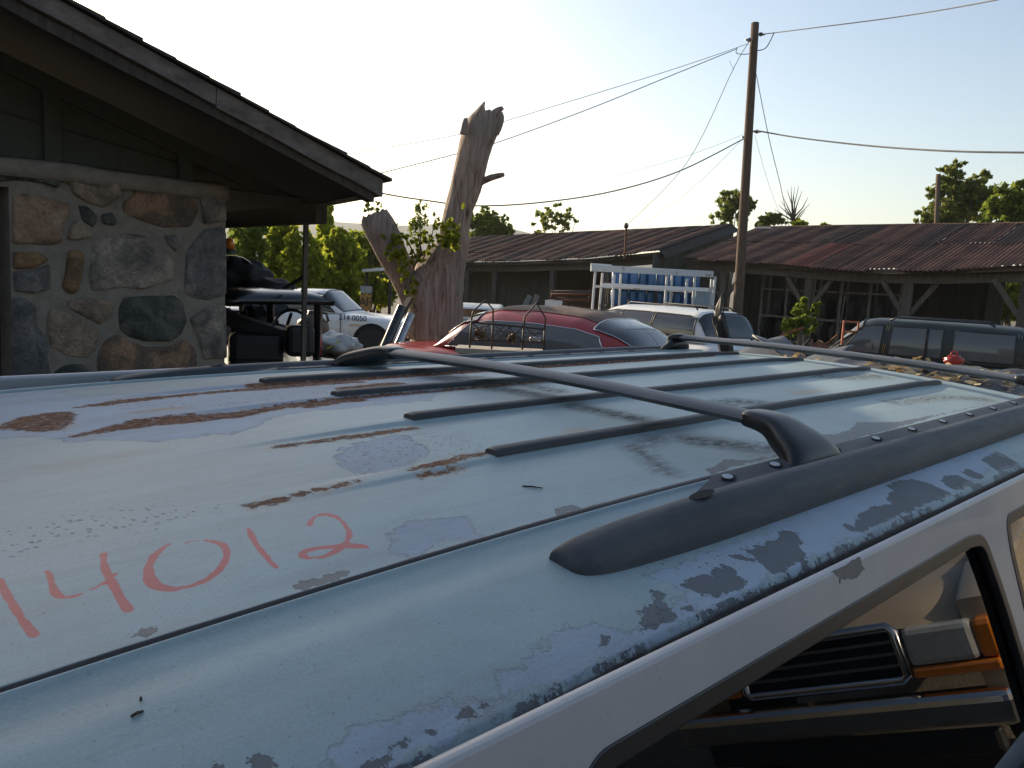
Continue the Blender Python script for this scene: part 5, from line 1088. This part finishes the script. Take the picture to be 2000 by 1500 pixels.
# local: x forward (nose at x=0), y left
mb = MB(); hs = [(-1.35, 1.15, .80, .0), (-.9, 1.13, .82, .01), (-.45, 1.09, .82, .0), (-.15, 1.04, .80, 0), (-.02, .97, .77, 0), (.02, .90, .75, 0)]; K = 15
for x, z, wd, _ in hs:
    for a in np.linspace(-1, 1, K): mb.v.append((x-.10*abs(a)**3*(x > -.3), a*wd, z-.05*abs(a)**4+.022*(1-min(1, abs(a)/.45)**4)))
for i in range(len(hs)-1):
    for j in range(K-1): mb.f.append((i*K+j, (i+1)*K+j, (i+1)*K+j+1, i*K+j+1))
h = mb.build('bonnet', m_tan, tk, True); sd = h.modifiers.new('s', 'SUBSURF'); sd.levels = sd.render_levels = 1
for s in (-1, 1):
    arch = [(-.72+.47*math.cos(a), .42+.47*math.sin(a)) for a in np.linspace(0, math.pi, 12)]
    curve_plate('wing', [[(-1.4, .35), (-1.4, 1.12), (-.4, 1.07), (-.08, .96), (-.06, .42)]+arch], .16, .03, m_tan, tk, Matrix(((1, 0, 0, 0), (0, 0, s, s*.88), (0, 1, 0, 0), (0, 0, 0, 1))))
    wheel(tk, (-.72, s*.84, .39), .39, .24); wheel(tk, (-3.9, s*.84, .39), .39, .24)
    MB().box((.0, s*.66, .80), (.10, .34, .19)).build('headlight', m_headl, tk, bevel=.03); MB().box((-.03, s*.88, .80), (.14, .11, .19)).build('marker_lamp', m_amber, tk, bevel=.03); MB().box((.0, s*.70, .675), (.10, .42, .055)).build('marker_lamp', m_amber, tk, bevel=.015)
g = MB().box((-.02, 0, .78), (.06, .92, .24)).build('grille', m_hole, tk); mb = MB()
mb.tube([(.03, -.46, .67), (.03, -.46, .89), (.03, -.43, .915), (.03, .43, .915), (.03, .46, .89), (.03, .46, .67), (.03, .43, .645), (.03, -.43, .645), (.03, -.46, .67), (.03, -.46, .75)], .028, 8, False).build('grille_surround', m_chrome, g, True)
for z in (.72, .78, .84): MB().box((.015, 0, z), (.02, .88, .016)).build('grille_bar', m_chrome, g)
MB().box((.07, 0, .50), (.16, 1.86, .17)).build('front_bumper', m_chrome, tk, bevel=.05, seg=3); MB().box((.02, 0, .34), (.1, 1.6, .14)).build('air_dam', m_black, tk, bevel=.03)
curve_plate('cab_side', [[(-1.4, .4), (-1.4, 1.13), (-1.75, 1.2), (-2.2, 1.75), (-3.1, 1.75), (-3.25, 1.15), (-5.2, 1.15), (-5.2, .45)]], 1.7, .03, m_tan, tk, Matrix(((1, 0, 0, 0), (0, 0, 1, 0), (0, 1, 0, 0), (0, 0, 0, 1))))
mb = MB(); mb.add([(-1.62, -.76, 1.19), (-1.62, .76, 1.19), (-2.13, .68, 1.73), (-2.13, -.68, 1.73)], [(0, 1, 2, 3)]); mb.build('windscreen', m_blackgloss, tk)
text('T', .10, facing((.024, 0, .945), (0, 1, 0), (.25, 0, 1)), m_chrome, tk, xs=2.4)
# ------------------------------------------------------------------ black wreck under the eave and the clutter around it
bw_c = at(545, HZ(545), 8.2)*np.array([1, 1, 0]); wr = thing('black_wreck', 'stripped black SUV shell without glass standing under the house eave', 'suv', bw_c)
def plate(mbpts, thick, name, m, root, parent=None, bevel=.02):
    mb = MB(); n = len(mbpts); mb.add([tuple(p_) for p_ in mbpts]+[(p_[0], p_[1], p_[2]-thick) for p_ in mbpts], [tuple(range(n)), tuple(range(2*n-1, n-1, -1))]+[(i, n+i, n+(i+1) % n, (i+1) % n) for i in range(n)]); o = loc(mb, root, name, m, bevel=bevel); return o
wa = nrm(at(655, 590, 7.6)-at(430, 560, 8.6)); wa[2] = 0; wa = nrm(wa); wb = np.array([-wa[1], wa[0], 0])
rc0 = at(655, 590, 8.3)-wb*1.25; zr = at(600, 572, 8.2)[2]
mb = MB(); ax_, ay_ = 15, 11
for i in range(ax_):
    for j in range(ay_):
        u_, v_ = i/(ax_-1), j/(ay_-1); p_ = rc0-wa*(1.9*u_)+wb*(1.25*v_); e = max(abs(2*v_-1)**6, max(0, (1-u_*6))**2*.9 if u_ < .167 else 0); mb.v.append((p_[0], p_[1], zr+.035-.11*e))
for i in range(ax_-1):
    for j in range(ay_-1): mb.f.append((i*ay_+j, i*ay_+j+1, (i+1)*ay_+j+1, (i+1)*ay_+j))
rf = loc(mb, wr, 'roof', m_blackgloss, smooth=True); so_ = rf.modifiers.new('s', 'SOLIDIFY'); so_.thickness = .05; so_.offset = -1
m_dkred = mat('dark_red_primer', (.05, .018, .016), .7, var=.4, scale=6)
for u_, v_, m in ((.10, .04, m_dkred), (.10, .96, m_blackgloss), (.5, .03, m_blackgloss), (.5, .97, m_blackgloss), (.97, .03, m_blackgloss), (.97, .97, m_blackgloss)):
    p_ = rc0-wa*(1.9*u_)+wb*(1.25*v_); loc(MB().bar((p_[0], p_[1], .6), (p_[0], p_[1], zr-.02), .115 if u_ < .2 else .07, .07), wr, 'pillar', m, bevel=.012)
cc = rc0-wa*1.3+wb*.62; loc(MB().box((cc[0], cc[1], .75), (3.4, 1.4, .62), math.atan2(wa[1], wa[0])), wr, 'body', m_blackgloss, bevel=.08, seg=3)
for du in (-.1, -2.4):
    for dv in (.02, 1.24): p_ = rc0+wa*du+wb*dv; wq = Matrix.Rotation(math.atan2(wa[1], wa[0]), 3, 'Z')@Matrix.Rotation(math.pi/2, 3, 'X'); ty = loc(MB().lathe([(.18, -.1), (.33, -.1), (.36, -.06), (.36, .06), (.33, .1), (.18, .1)], (p_[0], p_[1], .36), 22, wq), wr, 'tyre', m_rubber)
loc(MB().bar(at(436, 618, 8.3), at(592, 668, 8.0), .16, .13), wr, 'bent_crossmember', mat('dull_grey_metal', (.10, .105, .10), .6, var=.4, scale=6), bevel=.02)
st_ = at(568, 640, 8.1); loc(MB().tube([st_+np.array([.17*math.cos(a), .06*math.sin(a), .17*math.sin(a)]) for a in np.linspace(0, 2*math.pi, 20)], .014, 6), wr, 'steering_wheel', m_black, smooth=True)
loc(MB().box(at(585, 665, 8.0), (.26, .26, .3), .4), wr, 'seat_back', m_black, bevel=.05); loc(MB().box(at(500, 680, 8.0), (.5, .3, .3), .4), wr, 'seat_cushion', m_black, bevel=.06)
# load on its roof
ld = at(470, 530, 8.5)
def noisy_blob(c, s, seed, k=.25, n=18):
    mb = MB()
    for i in range(n+1):
        th = math.pi*i/n
        for j in range(2*n):
            ph = math.pi*j/n; d = Vector((math.sin(th)*math.cos(ph), math.sin(th)*math.sin(ph), math.cos(th))); r = 1+k*mnoise.noise(d*2.2+Vector((seed, 0, 0)))+k*.5*mnoise.noise(d*6+Vector((0, seed, 0)))
            mb.v.append((c[0]+d.x*r*s[0], c[1]+d.y*r*s[1], c[2]+d.z*r*s[2]))
    for i in range(n):
        for j in range(2*n): mb.f.append((i*2*n+j, (i+1)*2*n+j, (i+1)*2*n+(j+1) % (2*n), i*2*n+(j+1) % (2*n)))
    return mb
bd = thing('black_bumper_cover', 'glossy black curved bumper cover piled on the wreck roof next to the stone wall', 'car part', ld)
P = [at(x, y, D_) for x, y, D_ in ((425, 500, 8.9), (450, 494, 8.6), (475, 500, 8.4), (492, 515, 8.3), (500, 530, 8.5))]; mb = MB()
for i, q in enumerate(P):
    for dz, dy in ((.0, 0), (.06, .05), (-.02, .16), (-.14, .12), (-.16, .02)): mb.v.append((q[0], q[1]+dy, q[2]+dz-.05))
for i in range(4):
    for j in range(5): mb.f.append((i*5+j, i*5+(j+1) % 5, (i+1)*5+(j+1) % 5, (i+1)*5+j))
mb.f.append((0, 1, 2, 3, 4)); mb.f.append((24, 23, 22, 21, 20)); o = loc(mb, bd, 'cover_skin', m_blackgloss, smooth=True); sd = o.modifiers.new('s', 'SUBSURF'); sd.levels = sd.render_levels = 2
q = at(448, 484, 8.6); bc = thing('amber_beacon', 'small amber warning beacon on a black base at the top of the piled car parts', 'beacon', q-UPW*.06)
loc(MB().lathe([(.07, -.06), (.07, -.02), (.055, -.01)], tuple(q), 16), bc, 'base', m_black); loc(MB().lathe([(.05, -.01), (.052, .05), (.04, .085), (.015, .10)], tuple(q), 16), bc, 'lens', m_amber, smooth=True)
for i, (x, y, D_, s, lab) in enumerate(((470, 540, 8.5, (.30, .25, .17), 'dark lumpy bag of parts heaped against the stone wall on the wreck roof'), (520, 560, 8.3, (.26, .22, .09), 'flat dark bag of parts lying midway along the wreck roof'), (445, 560, 8.6, (.2, .2, .2), 'dark round bag of parts wedged behind the stone wall corner'))):
    tag(noisy_blob(at(x, y, D_), s, i*3.3).build('junk_bag', m_rubber, None, True), lab, 'bag', 'bags of parts on the wreck')
for (x0, y0, x1, y1, lab) in ((555, 563, 600, 536, 'long thin black rod sticking out over the wreck roof'), (590, 570, 600, 540, 'short black rod crossing the long one above the wreck roof')): tag(MB().tube([at(x0, y0, 7.9), at(x1, y1, 7.8)], .015, 6).build('metal_rod', m_black, None), lab, 'rod')
o = at(545, 568, 8.0)
# brown jug on a crate
q = at(610, 668, 10.5); ct = thing('timber_crate', 'rough timber crate holding a brown jug behind the wreck', 'crate', (q[0], q[1], 0))
for k in range(6): MB().box((0, -.3 if k % 2 else .3, .09+k*.19*(q[2]/1.1)), (.75, .03, .13)).build('slat', m_timber, ct)
MB().box((0, 0, q[2]-.02), (.8, .66, .04)).build('lid', m_timber, ct)
for sx in (-1, 1):
    for sy in (-1, 1): MB().box((sx*.34, sy*.26, (q[2]-.042)/2), (.05, .05, q[2]-.042)).build('corner_post', m_timber, ct)
m_brown = mat('brown_glaze', (.13, .085, .05), .4, var=.4, scale=5); jg = thing('brown_jug', 'round brown glazed jug standing on the crate behind the wreck', 'jug', q)
MB().lathe([(.10, .0), (.19, .06), (.21, .16), (.19, .26), (.10, .34), (.06, .37), (.065, .40)], (0, 0, 0), 20).build('jug_body', m_brown, jg, True); MB().tube([(.07, 0, .38), (.17, 0, .37), (.2, 0, .27)], .018, 6).build('handle', m_brown, jg, True)
q = at(652, 672, 10.2); tag(noisy_blob(q, (.32, .3, .14), 8.8, .3).build('white_sack', mat('white_plastic_sack', (.6, .6, .58), .5, var=.3, scale=7), None, True), 'crumpled white plastic sack heaped beside the dark red pillar', 'sack')
tag(MB().box((q[0], q[1], (q[2]-.13)/2), (.5, .5, q[2]-.13), .3).build('grey_drum_box', m_dkwood, None, bevel=.03), 'dark wooden box under the crumpled white sack', 'box')
q = at(648, 674, 9.9); tag(MB().bar(q+np.array([-.06, 0, -.05]), q+np.array([.09, .05, .06]), .05, .012).build('yellow_tag', mat('yellow_plastic', (.62, .66, .05), .5), None), 'bright yellow plastic strip on the white sack', 'strip')

# wrought iron stand with beetle ornaments on a timber stand
D = 7.0; q = at(985, 683, D); zs = q[2]; ts = thing('timber_stand', 'tall plank stand with pale top carrying the wrought iron rack', 'stand', (q[0], q[1], 0))
MB().box((-.04, .10, zs-.02), (.74, .34, .04)).build('top_board', mat('pale_plank', (.42, .37, .30), .8, var=.3, scale=6), ts)
for sx in (-1, 1):
    for sy in (-.02, .22): MB().box((sx*.3-.04, sy, (zs-.042)/2), (.07, .07, zs-.042)).build('leg', m_timber, ts)
rk = thing('iron_rack', 'wrought iron lattice rack with gabled handles and beetle ornaments in front of the red coupe', 'rack', q)
def rkp(x, y, d=0): return at(x, y, D+d)
def bars(segs, r, name='bar', m=m_iron):
    for s in segs: loc(MB().tube([rkp(*p_) for p_ in s], r, 6), rk, name, m, smooth=True)
bars([[(921, 629), (1063, 643)], [(918, 664), (1063, 669)], [(921, 629), (917, 681)], [(963, 632), (960, 682)], [(1023, 640), (1020, 683)], [(1064, 643), (1062, 684)]], .009, 'frame_bar')
bars([[(921, 625, .0), (924, 608, .05), (948, 586, .12), (963, 604, .2), (963, 632, .2)], [(1023, 640, 0), (1025, 618, .05), (1048, 592, .12), (1065, 620, .2), (1064, 643, .2)]], .008, 'gable_handle')
bars([[(926, 664), (957, 633)], [(924, 632), (957, 665)], [(965, 664), (1000, 637)], [(966, 634), (1002, 667)], [(990, 667), (1020, 641)], [(992, 637), (1020, 667)], [(950, 665), (985, 637)], [(1028, 665), (1060, 645)], [(1028, 642), (1060, 667)]], .0045, 'lattice_bar')
bars([[(921, 629), (933, 640, .3), (963, 632, .6)], [(921, 640, .3), (1000, 650, .3), (1063, 652, .3)]], .005, 'back_bar')
m_copper = mat('aged_copper', (.16, .09, .05), .4, metal=.7, var=.5, scale=20)
for x, y in ((933, 650), (942, 654), (997, 662), (1003, 658)):
    c = rkp(x, y, -.03); loc(noisy_blob(c, (.026, .02, .034), x*.1, .05, 8), rk, 'beetle_body', m_copper, smooth=True)
    loc(MB().tube([c+np.array([-.03, -.01, -.05]), c+np.array([-.01, -.02, 0]), c+np.array([-.035, -.01, .05])], .004, 5).tube([c+np.array([.03, -.01, -.05]), c+np.array([.01, -.02, 0]), c+np.array([.035, -.01, .05])], .004, 5), rk, 'beetle_legs', m_copper)
loc(MB().box(rkp(1045, 664, .1), (.10, .05, .05), .3), rk, 'grey_cup', m_steel, bevel=.015)

# white rack frame with blue cylinders
WD = 19.2; rkb = at(1160, HZ(1160), WD)*np.array([1, 1, 0]); wrk = thing('white_frame_rack', 'rusty white tubular rack frame in front of the blue cylinders', 'rack', rkb)
m_wpaint = mat('chipped_white', (.52, .54, .55), .6, var=.5, scale=5, col2=(.22, .16, .12), thr=(.3, .42))
def wq(x, y, d=0): return at(x, y, WD+d)
for x0, y0, x1, d in ((1163, 530, 1157, 0), (1177, 533, 1171, .7), (1200, 535, 1196, 0), (1213, 535, 1209, .9), (1304, 527, 1298, 0), (1313, 535, 1308, .9), (1342, 545, 1338, 0), (1358, 535, 1352, 0), (1397, 540, 1391, 0), (1390, 545, 1386, .7)):
    a = wq(x0, y0, d); b_ = wq(x1, 600, d); b_ = b_+(b_-a)*(b_[2]/(a[2]-b_[2])); loc(MB().bar(b_, a, .065, .05), wrk, 'post', m_wpaint)
loc(MB().bar(wq(1154, 524), wq(1392, 536), .16, .13), wrk, 'top_beam', m_wpaint); loc(MB().bar(wq(1154, 516), wq(1194, 519), .1, .05), wrk, 'top_plate', m_white); loc(MB().bar(wq(1174, 556, -.06), wq(1384, 566, -.06), .05, .085), wrk, 'mid_rail', m_white); loc(MB().bar(wq(1160, 559, .7), wq(1385, 571, .7), .05, .06), wrk, 'mid_rail', m_wpaint)
loc(MB().bar(wq(1154, 520, .9), wq(1392, 533, .9), .08, .08), wrk, 'top_beam', m_wpaint)
for k in range(4): loc(MB().bar(wq(1157+75*k, 526+4*k, 0), wq(1157+75*k, 524+4*k, .9), .05, .05), wrk, 'cross_tie', m_wpaint)
loc(MB().box(wq(1372, 583, .1), (.34, .05, .34), -.05), wrk, 'pale_door_panel', mat('pale_blue_panel', (.30, .38, .46), .5))
m_blue = mat('blue_cylinder_paint', (.015, .13, .36), .35, var=.4, scale=5, rnd=.3, coat=.2)
cb = at(1280, HZ(1280), 20.6); stand = thing('cylinder_stand', 'two-deck plank stand that carries the blue cylinders', 'stand', cb*np.array([1, 1, 0]))
z0, z1 = at(1280, 600, 20.6)[2], at(1280, 563, 20.6)[2]
for z in (z0-.02, z1-.02): MB().box((0, .0, z), (2.4, .5, .04)).build('deck', m_dkwood, stand)
for sx in (-1, -.0, 1):
    for sy in (-.2, .2): MB().box((sx*1.15, sy, (z1-.042)/2), (.06, .06, z1-.042)).build('leg', m_dkwood, stand)
proto = None
for r_, z in enumerate((z0, z1)):
    for k in range(10):
        c = cb+np.array([-.98+.218*k, R.uniform(-.04, .04), 0]); c[2] = z; hgt = (z1-z0-.05) if r_ == 0 else .40
        g_ = thing('blue_cylinder', 'blue steel gas cylinder standing on the %s deck behind the white rack' % ('lower' if r_ == 0 else 'upper'), 'gas cylinder', c, 0, 'blue cylinders behind the rack')
        MB().lathe([(.1, 0), (.108, .02), (.108, hgt*.84), (.09, hgt*.92), (.04, hgt*.97)], (0, 0, 0), 14).build('cylinder_body', m_blue, g_, True); MB().lathe([(.03, hgt*.94), (.03, hgt), (.02, hgt+.015)], (0, 0, 0), 8).build('valve', m_steel, g_)

# UNLEADED sign and parts rack between
sq = at(1081, 596, 17.5); us_ = thing('fuel_sign', 'white board with black letters UNLEADED above the red coupe', 'sign', (sq[0], sq[1], 0))
MB().box((0, 0, sq[2]), (.36, .03, .2)).build('sign_board', m_white, us_); MB().box((0, .04, sq[2]/2), (.05, .05, sq[2])).build('sign_leg', m_dkwood, us_)
text('UNLEADED', .062, facing((0, -.017, sq[2]-.035), (1, 0, 0), (0, 0, 1)), m_letter, us_)
pr = thing('pipe_rack', 'low rack of rusty pipes and axles between the fuel sign and the white rack', 'rack', at(1120, HZ(1120), 21)*np.array([1, 1, 0]))
for k in range(7): y = 570+k*6; loc(MB().tube([at(1075+R.uniform(-5, 8), y, 21+R.uniform(-.3, .3)), at(1162+R.uniform(-5, 5), y+R.uniform(-2, 4), 21)], R.uniform(.03, .05), 8), pr, 'pipe', m_rust if k % 2 else m_dkwood, smooth=True)
for x in (1080, 1112, 1155): q = at(x, 566, 21); loc(MB().box((q[0], q[1]+.15, q[2]/2), (.08, .08, q[2])), pr, 'upright', m_rust)
for i, (x0, y0, x1, y1, lab) in enumerate(((1035, 578, 1022, 604, 'pale plank leaning left of the fuel sign'), (1050, 577, 1038, 604, 'brown plank leaning against the pale one by the fuel sign'))):
    a, b_ = at(x0, y0, 17.8), at(x1, y1, 17.4); a2 = b_+(b_-a)*(b_[2]/(a[2]-b_[2])); tag(MB().bar(a2, a, .11, .03, up=(0, 1, 0)).build('leaning_board', m_timber if i else m_shelf, None), lab, 'board')
# car fender edge far left of coupe
q = at(930, 606, 21); fv = thing('pale_van', 'pale van roof showing between the dead tree and the red coupe', 'van', (q[0], q[1]+.8, 0)); zr = q[2]+.12
MB().box((0, 0, zr*.42), (1.5, 3.4, zr*.6)).build('body', m_white, fv, bevel=.12, seg=3); MB().box((0, 0, zr*.86), (1.36, 3.0, zr*.27)).build('cabin', m_white, fv, bevel=.12, seg=3); MB().box((0, -1.495, zr*.87), (1.1, .02, zr*.16)).build('rear_window', m_glassd, fv)
for sx in (-1, 1):
    for sy in (-1, 1): ty = MB().lathe([(.18, -.09), (.3, -.09), (.33, 0), (.3, .09), (.18, .09)], (sx*.68, sy*1.1, .33), 18, Matrix.Rotation(math.pi/2, 3, 'Y')).build('tyre', m_rubber, fv)

# tarp-covered car behind the SUV's tail, with fallen leaves
tpm = mat('grey_tarp', (.075, .078, .085), .6, var=.4, scale=5, bump=.006, bscale=14, spec=.4)
mb = MB(); NU, NV = 70, 60
u0, u1, v0, v1 = 2.78, 3.95, .1, 1.75
def tarpz(u, v):
    a, b_ = (u-u0)/(u1-u0), (v-v0)/(v1-v0); e = min(1, 7*min(a, 1-a, b_*1.2, (1-b_)*1.2)+.0); top = -.10+.02*math.sin(3*a)-.04*abs(b_-.5)
    cr = .045*mnoise.noise(Vector((u*3, v*3, 0)))+.03*abs(mnoise.noise(Vector((u*7, v*7, 5))))+.015*mnoise.noise(Vector((u*17, v*17, 9)))
    return (-1.70)*(1-e**.5)+(top)*e**.5+cr*e
tz = {}
for i in range(NU):
    for j in range(NV):
        u, v = u0+(u1-u0)*i/(NU-1), v0+(v1-v0)*j/(NV-1); z = tarpz(u, v); p_ = ORG+LU*u+LV*v+LN*z; p_[2] = max(p_[2], .01); tz[i, j] = p_; mb.v.append(tuple(p_))
for i in range(NU-1):
    for j in range(NV-1): mb.f.append((i*NV+j, (i+1)*NV+j, (i+1)*NV+j+1, i*NV+j+1))
tag(mb.build('tarp_covered_car', tpm, None, True), 'low vehicle under a crumpled grey tarp behind the SUV tail', 'tarp')
lv = []; rg = random.Random(4)
fo = thing('x', 'x', 'x'); bpy.data.objects.remove(fo)
class _R: location = Vector((0, 0, 0))
Pq = []
for (x, y, rx) in ((1500, 690, .10), (1530, 695, .07), (1740, 728, .10), (1780, 728, .16), (1830, 722, .12), (1870, 735, .16), (1900, 730, .1)):
    r = lray(x, y); k = (-.06-CH)/r[2]; uu_, vv_ = r[0]*k, r[1]*k; uu_ = max(uu_, 2.84); Pq.append((uu_, vv_, rx))
mb = MB()
for (uu_, vv_, rx) in Pq:
    for k in range(45):
        u, v = uu_+rg.gauss(0, rx), vv_+rg.gauss(0, rx); u = min(max(u, 2.8), 3.9); z = tarpz(u, v)+.012+.02*rg.random(); c = ORG+LU*u+LV*v+LN*z; a = rg.uniform(0, 6.28); s = rg.uniform(.012, .03); d1_ = np.array([math.cos(a), math.sin(a), rg.uniform(-.5, .5)])*s; d2_ = np.array([-math.sin(a), math.cos(a), rg.uniform(-.6, .6)])*s*.7
        mb.add([c-d1_, c+d2_, c+d1_, c-d2_], [(0, 1, 2, 3)])
o = mb.build('dry_leaves', m_leafdry, None); tag(o, 'dry tan leaves scattered over the grey tarp', 'leaves', None, 'stuff')
r = lray(1862, 712); k = (-.05-CH)/r[2]; c = ORG+LU*(r[0]*k)+LV*(r[1]*k)+LN*(-.05); fc = thing('red_fuel_can', 'small red plastic fuel can with handle lying on the tarp before the green SUV', 'fuel can', c)
m_redp = mat('red_plastic', (.42, .03, .02), .35, var=.3, scale=9)
fc.scale = (.42, .42, .42)
noisy_blob((0, 0, .035), (.09, .06, .05), 3.1, .35, 12).build('can_body', m_redp, fc, True); MB().tube([(-.05, -.02, .07), (-.035, -.015, .115), (.0, 0, .125), (.03, .012, .11), (.045, .02, .07)], .007, 8).build('handle', m_redp, fc, True); MB().tube([(.05, .02, .06), (.11, .03, .04), (.19, .05, .015)], .006, 6).build('spout', m_black, fc, True)
tag(noisy_blob(c+np.array([.03, -.03, -.02]), (.10, .06, .02), 2.2, .3).build('tan_cloth', mat('tan_cloth', (.5, .42, .3), .9, var=.3, scale=8), None, True), 'crumpled tan cloth under the red fuel can', 'cloth')
# black plastic wrapped post, grey panels, orange hand truck
q = at(1405, 690, 9.2); bp = noisy_blob((0, 0, 0), (.085, .085, .75), 6.1, .5, 20); zc = at(1412, 640, 9.2); o = MB(); o.add([(v[0]+.06*math.sin(v[2]*7)+zc[0], v[1]+zc[1], v[2]+zc[2]-.5) for v in bp.v], bp.f); tag(o.build('black_plastic_bundle', m_black, None, True), 'ragged black plastic bundle standing behind the rear crossbar', 'bundle')
tag(MB().box((zc[0], zc[1], (zc[2]-1.0)/2), (.4, .4, max(.2, zc[2]-1.0))).build('bundle_block', m_dkwood, None, bevel=.02), 'dark timber block under the black plastic bundle', 'block')
m_gpan = mat('grey_panel_paint', (.06, .065, .075), .55, var=.3, scale=4)
for i, (x, y, D_, sz, tl, lab) in enumerate(((1500, 672, 8.4, (.55, .8, .03), (.25, .2), 'dark grey car bonnet panel propped behind the rear crossbar'), (1555, 680, 8.0, (.5, .7, .03), (-.2, .3), 'grey car door skin lying against the propped bonnet panel'), (1590, 690, 7.6, (.5, .5, .03), (.3, -.2), 'small grey wing panel beside the door skin'))):
    q = at(x, y, D_); th_ = thing('car_panel', lab, 'car panel', (q[0], q[1], 0), .4*i); mb = MB(); n_ = 8
    for a in range(n_+1):
        for b_ in range(n_+1): u, v = a/n_-.5, b_/n_-.5; mb.v.append((u*sz[0], v*sz[1], q[2]+u*tl[0]+v*tl[1]-.10-.12*u*u-.08*v*v))
    for a in range(n_):
        for b_ in range(n_): mb.f.append((a*(n_+1)+b_, (a+1)*(n_+1)+b_, (a+1)*(n_+1)+b_+1, a*(n_+1)+b_+1))
    o = mb.build('panel_skin', m_gpan, th_, True); s_ = o.modifiers.new('s', 'SOLIDIFY'); s_.thickness = .02
    MB().box((0, 0, (q[2]-.25)/2), (.3, .3, q[2]-.25)).build('support_block', m_dkwood, th_)
q = at(1660, 660, 13.5); ht = thing('orange_hand_truck', 'orange tubular hand truck leaning by the green SUV windscreen', 'hand truck', (q[0], q[1], 0)); m_or = mat('orange_paint', (.50, .14, .05), .5, var=.4, scale=8)
a, b_, c_, d_ = [np.array(at(x, y, 13.5))-np.array(ht.location) for x, y in ((1645, 662), (1648, 627), (1677, 629), (1674, 662))]
dn_ = lambda p_, t_: p_+(p_-t_)*((p_[2])/(t_[2]-p_[2]))
MB().tube([dn_(a, b_), a, b_, c_, d_, dn_(d_, c_)], .02, 6).build('tube_frame', m_or, ht); MB().tube([a+(b_-a)*.42, d_+(c_-d_)*.42], .018, 6).build('cross_bar', m_or, ht); MB().box((((a+d_)/2)[0], ((a+d_)/2)[1]-.12, .02), (.4, .25, .02)).build('toe_plate', m_or, ht)
# scrap heap in front of the shelves
def scrap(q, s, seed):
    rg_ = random.Random(seed+20); mb = MB()
    for k in range(150):
        a = rg_.uniform(0, 6.283); r_ = rg_.random()**.6; x, y = q[0]+s[0]*r_*math.cos(a), q[1]+s[1]*r_*math.sin(a); z = q[2]*(1-r_**2)*rg_.random()**.5
        m_ = Matrix.Rotation(rg_.uniform(0, 6.28), 3, 'Z')@Matrix.Rotation(rg_.uniform(-1.2, 1.2), 3, 'X')@Matrix.Rotation(rg_.uniform(-.8, .8), 3, 'Y')
        if rg_.random() < .6: mb.box((x, y, max(z, .1)), (rg_.uniform(.1, .5), rg_.uniform(.06, .3), rg_.uniform(.01, .08)), m=m_)
        else: mb.lathe([(.05, -.15), (.06, -.1), (.06, .1), (.05, .15)] if rg_.random() < .5 else [(.02, -.4), (.02, .4)], (x, y, max(z, .1)), 8, m_)
    return mb
for i, (x, y, D_, s, lab) in enumerate(((1520, 668, 15, (1.0, .7, .35), 'dark heap of scrap metal and leaves behind the grey panels'), (1600, 672, 14, (.9, .6, .3), 'low heap of rusty scrap beside the orange hand truck'), (1700, 640, 19, (1.4, .8, .5), 'dark heap of tyres and scrap below the shelves'), (1230, 606, 18.8, (.8, .5, .2), 'heap of small rusty parts at the foot of the white rack'))):
    q = at(x, y, D_); mb = scrap(q, s, i); tag(mb.build('scrap_heap', m_rust if i % 2 else m_dkwood, None), lab, 'scrap heap')
q = at(492, 585, 9.4); tag(scrap(q, (.50, .35, 1), 31).add(scrap(q+np.array([.1, .1, .1]), (.45, .3, 1), 33).v, scrap(q, (.45, .3, 1), 33).f).build('machine_heap', m_black, None), 'dense dark heap of machine parts behind the stone wall corner', 'scrap heap')
tag(MB().bar(at(1525, 655, 14.5), at(1568, 640, 14.3), .12, .03).build('rusty_strip', mat('orange_rust', (.32, .11, .05), .8, var=.4, scale=9), None), 'bright rusty metal strip lying on the scrap heap', 'strip')
# added unseen barn behind the camera: it blocks sky and shades this side
# thin evening air
hz_ = MB().box((0, 0, 79), (5990, 5990, 160)).build('haze', None, None); hz_['kind'] = 'stuff'
mh = bpy.data.materials.new('air'); mh.use_nodes = True; t = mh.node_tree; t.nodes.clear(); o_ = t.nodes.new('ShaderNodeOutputMaterial'); v_ = t.nodes.new('ShaderNodeVolumePrincipled'); v_.inputs['Color'].default_value = (.9, .94, 1, 1); v_.inputs['Density'].default_value = .00022; v_.inputs['Anisotropy'].default_value = .3
t.links.new(v_.outputs[0], o_.inputs['Volume']); hz_.data.materials.append(mh)
bn = thing('shade_barn', 'unseen tall dark board barn added behind the camera to block sky light', 'barn', (4, -12, 0), .12)  # added out of view to cut the sky light on wall and roof
for k in range(40): MB().box((-12+k*.6, 0, 3.4), (.58, .06, 6.8)).build('wall_board', m_shedwall, bn)
mb = MB(); mb.add([(-12.6, .7, 6.7), (12.6, .7, 6.7), (12.6, -4, 9.2), (-12.6, -4, 9.2), (12.6, -8.7, 6.7), (-12.6, -8.7, 6.7)], [(0, 1, 2, 3), (3, 2, 4, 5)]); mb.build('roof', m_tin[1], bn)
# ------------------------------------------------------------------ ground
mesh('ground', [(-3000, -3000, 0), (3000, -3000, 0), (3000, 3000, 0), (-3000, 3000, 0)], [(0, 1, 2, 3)], m_ground)['kind'] = 'structure'
